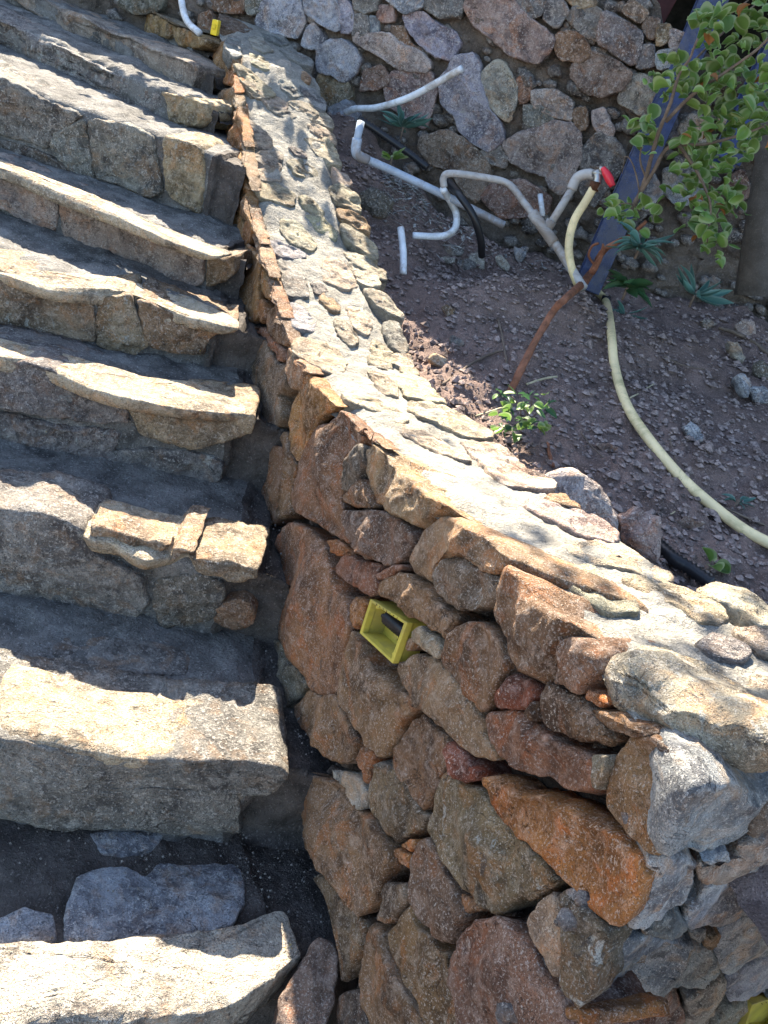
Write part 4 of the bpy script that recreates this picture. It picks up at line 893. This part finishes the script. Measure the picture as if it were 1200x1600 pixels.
def twig(parent, pl, r0, r1, mat=M_TWIG, name='branch'): return tube(name, wedge(pl), r0, mat, parent, n=8, radii=[r0, (r0+r1)/2, r1], wob=.0015)
twig(sh, [(985,335,3.1),(1005,290,3.08),(1018,245,3.05),(1030,205,3.03),(1048,160,3.0),(1060,120,3.0),(1078,90,2.98),(1090,60,2.98)], .008, .003, M_TWIG)
twig(sh, [(990,320,3.1),(1020,270,3.06),(1045,230,3.05),(1100,225,3.02),(1160,210,3.0),(1210,190,3.0)], .007, .003)
twig(sh, [(1040,190,3.02),(1080,150,3.0),(1130,115,2.98),(1180,80,2.96),(1210,50,2.95)], .006, .003)
twig(sh, [(1060,225,3.04),(1090,270,3.0),(1110,320,2.98),(1105,380,2.96)], .006, .002)
twig(sh, [(1010,280,3.08),(1000,250,3.07),(1005,215,3.06)], .004, .002)
twig(sh, [(1000,300,3.08),(990,260,3.1),(978,245,3.12),(972,272,3.14)], .003, .001)
twig(sh, [(1000,330,3.1),(985,318,3.08),(960,320,3.06)], .003, .0015)
twig(sh, [(1090,60,3.2),(1130,30,3.2),(1170,0,3.2)], .005, .002); twig(sh, [(1060,120,3.2),(1120,60,3.25),(1200,-10,3.3)], .004, .002)
CLU = [(1105,45,26,12),(1092,35,15,6),(1040,125,30,15),(1075,125,28,14),(1150,50,35,15),(1190,60,30,16),(1115,100,35,18),(1165,110,40,22),(1105,150,38,20),(1150,160,42,24),(1195,150,35,18),(1000,200,24,14),(1015,225,18,7),
       (1095,200,32,14),(1140,215,42,24),(1180,215,35,20),(1065,245,26,12),(1090,255,25,10),(1120,255,26,14),(945,330,16,4),(970,335,20,8),(1005,335,28,12),(1085,315,34,16),(1115,310,34,18),(1135,340,30,14),(1095,360,26,14),(1120,385,24,12),(1060,290,22,7),(1195,10,18,8),(1130,20,14,4)]
LC = [0]
LV = [(cx, cy, rad) for cx, cy, rad, n_ in CLU for i in range(int(n_*1.35))]; rg.shuffle(LV)
for cx, cy, rad in LV[:295]:
    for i in range(1):
        an = rg.random()*6.283; rr = rad*math.sqrt(rg.random()); Y = SY+rg.uniform(-.14, .14)
        p = atY(cx+rr*math.cos(an), cy+rr*math.sin(an), Y); d = np.array([rg.uniform(-1, 1), rg.uniform(-.9, .2), rg.uniform(-.5, .8)])
        me = LM4[0] if rg.random() < .04 else rg.choice(LM)
        put_leaf(sh, me, p, d, rg.uniform(.020, .056), rg); LC[0] += 1
def leaf_mass():
    V3, F, UV = [], [], []
    src = LM[0]; sv = [v.co.copy() for v in src.vertices]; sf = [tuple(p.vertices) for p in src.polygons]; suv = {}
    for lp, u in zip(src.loops, src.uv_layers[0].data): suv[lp.vertex_index] = tuple(u.uv)
    for cx, cy, rad in LV[295:]:
        an = rg.random()*6.283; rr = rad*1.1*math.sqrt(rg.random()); p = Vector(atY(cx+rr*math.cos(an), cy+rr*math.sin(an), SY+rg.uniform(-.05, .2)))
        q = Vector((rg.uniform(-1, 1), rg.uniform(-.9, .2), rg.uniform(-.5, .8))).to_track_quat('Y', 'Z'); mw = Matrix.Translation(p) @ q.to_matrix().to_4x4() @ Matrix.Rotation(rg.uniform(-1, 1), 4, 'Y') @ Matrix.Scale(rg.uniform(.03, .055), 4)
        b = len(V3); V3 += [tuple(mw @ v) for v in sv]; F += [tuple(b+i for i in f) for f in sf]; UV += [suv[i] for i in range(len(sv))]
    return V3, F, UV
_v, _f, _u = leaf_mass(); link('inner_leaves', _v, _f, M_LEAF, sh, uvs=_u)['kind'] = 'stuff'
# the root end of an old branch
db = thing('dry_branch', 'bare reddish brown branch slanting up from the soil to the shrub', 'branch', tuple(soil(800, 606)))
b0 = soil(797, 612)
tube('branch_stem', [b0-np.array([0, 0, .03]), b0+np.array([0, 0, .004])]+[soil(*p)*(1-q) for p, q in (((812, 582), .03), ((830, 545), .055), ((862, 490), .08), ((885, 465), .09), ((915, 438), .10), ((930, 415), .10))]+wedge([(945,390,3.1),(985,368,3.12),(1010,345,3.12)]), .012, M_BARK, db, n=9, radii=[.010, .012, .012, .011, .011, .012, .015, .013, .010, .007, .005], wob=.003)
tube('broken_stub', wedge([(925,425,3.07),(938,402,3.05),(943,382,3.03)]), .01, M_BARK, db, n=8, radii=[.013, .008, .004], wob=.003)
tube('curl', wedge([(930,415,3.07),(920,400,3.04),(925,385,3.02),(935,380,3.0)]), .004, M_BARK, db, n=6)
def rosette(nm, label, cx, cy, Y, n_, ln, meshes, soil_=False, spread=1., catg='plant', down=0.):
    c = soil(cx, cy)+np.array([0, 0, .01]) if soil_ else atY(cx, cy, Y)
    t = thing(nm, label, catg, tuple(c))
    tube('stem', [c-np.array([0, 0, .04]), c+np.array([0, 0, .01])], .004, M_TWIG, t, sub=1, n=6)
    for i in range(n_):
        an = i*2.4+rg.random(); el = rg.uniform(-.2, .9)*spread-down
        d = (math.cos(an), math.sin(an)-.25, el); put_leaf(t, rg.choice(meshes), c+np.array(d)*.006, d, ln*rg.uniform(.7, 1.15), rg)
    return t
rosette('rosette_plant', 'blue green spiky plant growing at the retaining wall base by the conduit', 630, 200, 3.85, 22, .10, LM2)
rosette('rosette_plant', 'long leaved blue green plant at the foot of the blue post', 1000, 385, 3.0, 26, .10, LM2, down=.3)
rosette('rosette_plant', 'narrow leaved green plant below the long leaved one by the hose', 980, 450, 3.0, 20, .085, LM3, down=.2)
rosette('seedling', 'small rosette of drooping leaves behind the hose bend', 975, 495, 0, 7, .09, LM2, True)
rosette('seedling', 'low pale green plant on the soil right of the hose bend', 1085, 462, 3.2, 12, .12, LM2)
rosette('seedling', 'two leaved seedling beside the corrugated conduit end', 1108, 888, 0, 4, .045, LM, True)
rosette('seedling', 'little weed left of the flat slab near the hose', 1150, 790, 0, 6, .05, LM2, True)
rosette('seedling', 'small yellow green sprout by the grey pipe', 612, 250, 3.55, 6, .05, LM)
wd_ = thing('weed', 'leafy green weed growing at the foot of the dry branch', 'plant', tuple(soil(812, 655)))
for (x0, y0, x1, y1) in ((812,660,800,620),(815,660,830,625),(815,662,845,640),(818,664,812,635)):
    p0 = soil(x0, y0); p1 = atY(x1, y1, p0[1]-.01); tube('stem', [p0, (p0+p1)/2+np.array([.01, 0, .01]), p1], .0022, M_TWIG, wd_, n=5)
for i in range(60):
    p = atY(815+rg.uniform(-38, 42), 645+rg.uniform(-32, 34), 2.32+rg.uniform(-.06, .06)); d = (rg.uniform(-1, 1), rg.uniform(-1, .1), rg.uniform(-.4, .7))
    put_leaf(wd_, rg.choice(LM[:2]+LM3*2), p, d, rg.uniform(.022, .042), rg)
# twigs and straw on the soil
TW = [('dark thin stick lying from the coping edge towards the weed', [(688,608),(715,588),(745,568),(782,553)], .0045, M_TWIG), ('upright dark twig stuck in the soil above the weed', [(790,575),(784,540),(776,503)], .004, M_TWIG),
 ('pale straw stalk beside the weed', [(740,656),(760,650),(782,642)], .0025, M_STRAW), ('dry straw tuft above the weed', [(820,606),(845,598),(868,594)], .0035, M_STRAW),
 ('short pale twig on the slope right of the hose', [(982,627),(1000,617),(1020,604)], .0025, M_STRAW), ('grey root crossing the soil near the right edge', [(1120,518),(1150,528),(1180,545),(1205,566)], .008, M_TWIG),
 ('thin wavy stem on the slope right of the hose', [(1040,640),(1045,690),(1055,735)], .002, M_TWIG), ('long thin twig from the low plant to the wall', [(1050,425),(1058,450),(1056,470)], .003, M_TWIG),
 ('thin wiry root below the weed', [(905,680),(920,700),(940,720)], .002, M_TWIG), ('thin dark twig crossing under the hose near right edge', [(1130,800),(1165,815),(1200,830)], .003, M_TWIG),
 ('short stick lying near the grey block', [(1045,808),(1060,803),(1090,800)], .002, M_STRAW), ('fine twig between pebbles in the middle of the slope', [(1035,560),(1065,575),(1100,582)], .002, M_TWIG),
 ('pinkish broken reed below the weed', [(862,735),(856,718),(853,700)], .005, M_BARK)]
for lb, pl, r_, mt in TW: tag(tube('twig', onsoil(pl, r_*1.2+.003), r_, mt, n=6, wob=.002), lb, 'twig')
# dry litter under the pipes
def litter():
    V3, F = [], []; rg = random.Random(9)
    for _ in range(2600):
        x = rg.uniform(600, 960); y = 250+(x-560)*.38+rg.gauss(0, 32)
        if y > 425 or y < 215: continue
        c = soil(x, y); 
        if (c[:2]-C0)@BN > -.02: continue
        bl_ = rg.random() < .35; l_ = rg.uniform(.04, .10) if bl_ else rg.uniform(.015, .05); w_ = .0009 if bl_ else rg.uniform(.003, .009); an = rg.random()*6.28; d = np.array([math.cos(an), math.sin(an), rg.uniform(-.3, .8)]); s = np.array([-math.sin(an), math.cos(an), .2])
        c = c*(1-rg.uniform(.004, .018)); b = len(V3)
        V3 += [c-d*l_/2, c+s*w_+np.array([0, 0, .002]), c+d*l_/2, c-s*w_, c-np.array([0, 0, .001])]
        F += [(b, b+1, b+4), (b+1, b+2, b+4), (b+2, b+3, b+4), (b+3, b, b+4)]
    return V3, F
V_, F_ = litter()
o = link('leaf_litter', V_, F_, plain('dry_litter', (.42, .40, .37), .9, 60, .8), smooth=False); o['kind'] = 'stuff'; o['label'] = 'dry grey leaves and stalks littering the soil under the pipes'; o['category'] = 'litter'

GR = dict(rock='rocks lying on the garden soil', twig='twigs and stalks on the soil', post='posts at the back of the bed', conduit='black corrugated conduits', pipe='loose plastic pipes')
for o in bpy.data.objects:
    if o.parent is None and o.get('category') in GR: o['group'] = GR[o['category']]
    if o.parent is None and o.get('category') == 'junction box': o['group'] = 'plastic junction boxes in the walls'
    if o.parent is None and o.name.startswith(('seedling', 'rosette')): o['group'] = 'small plants on the soil'
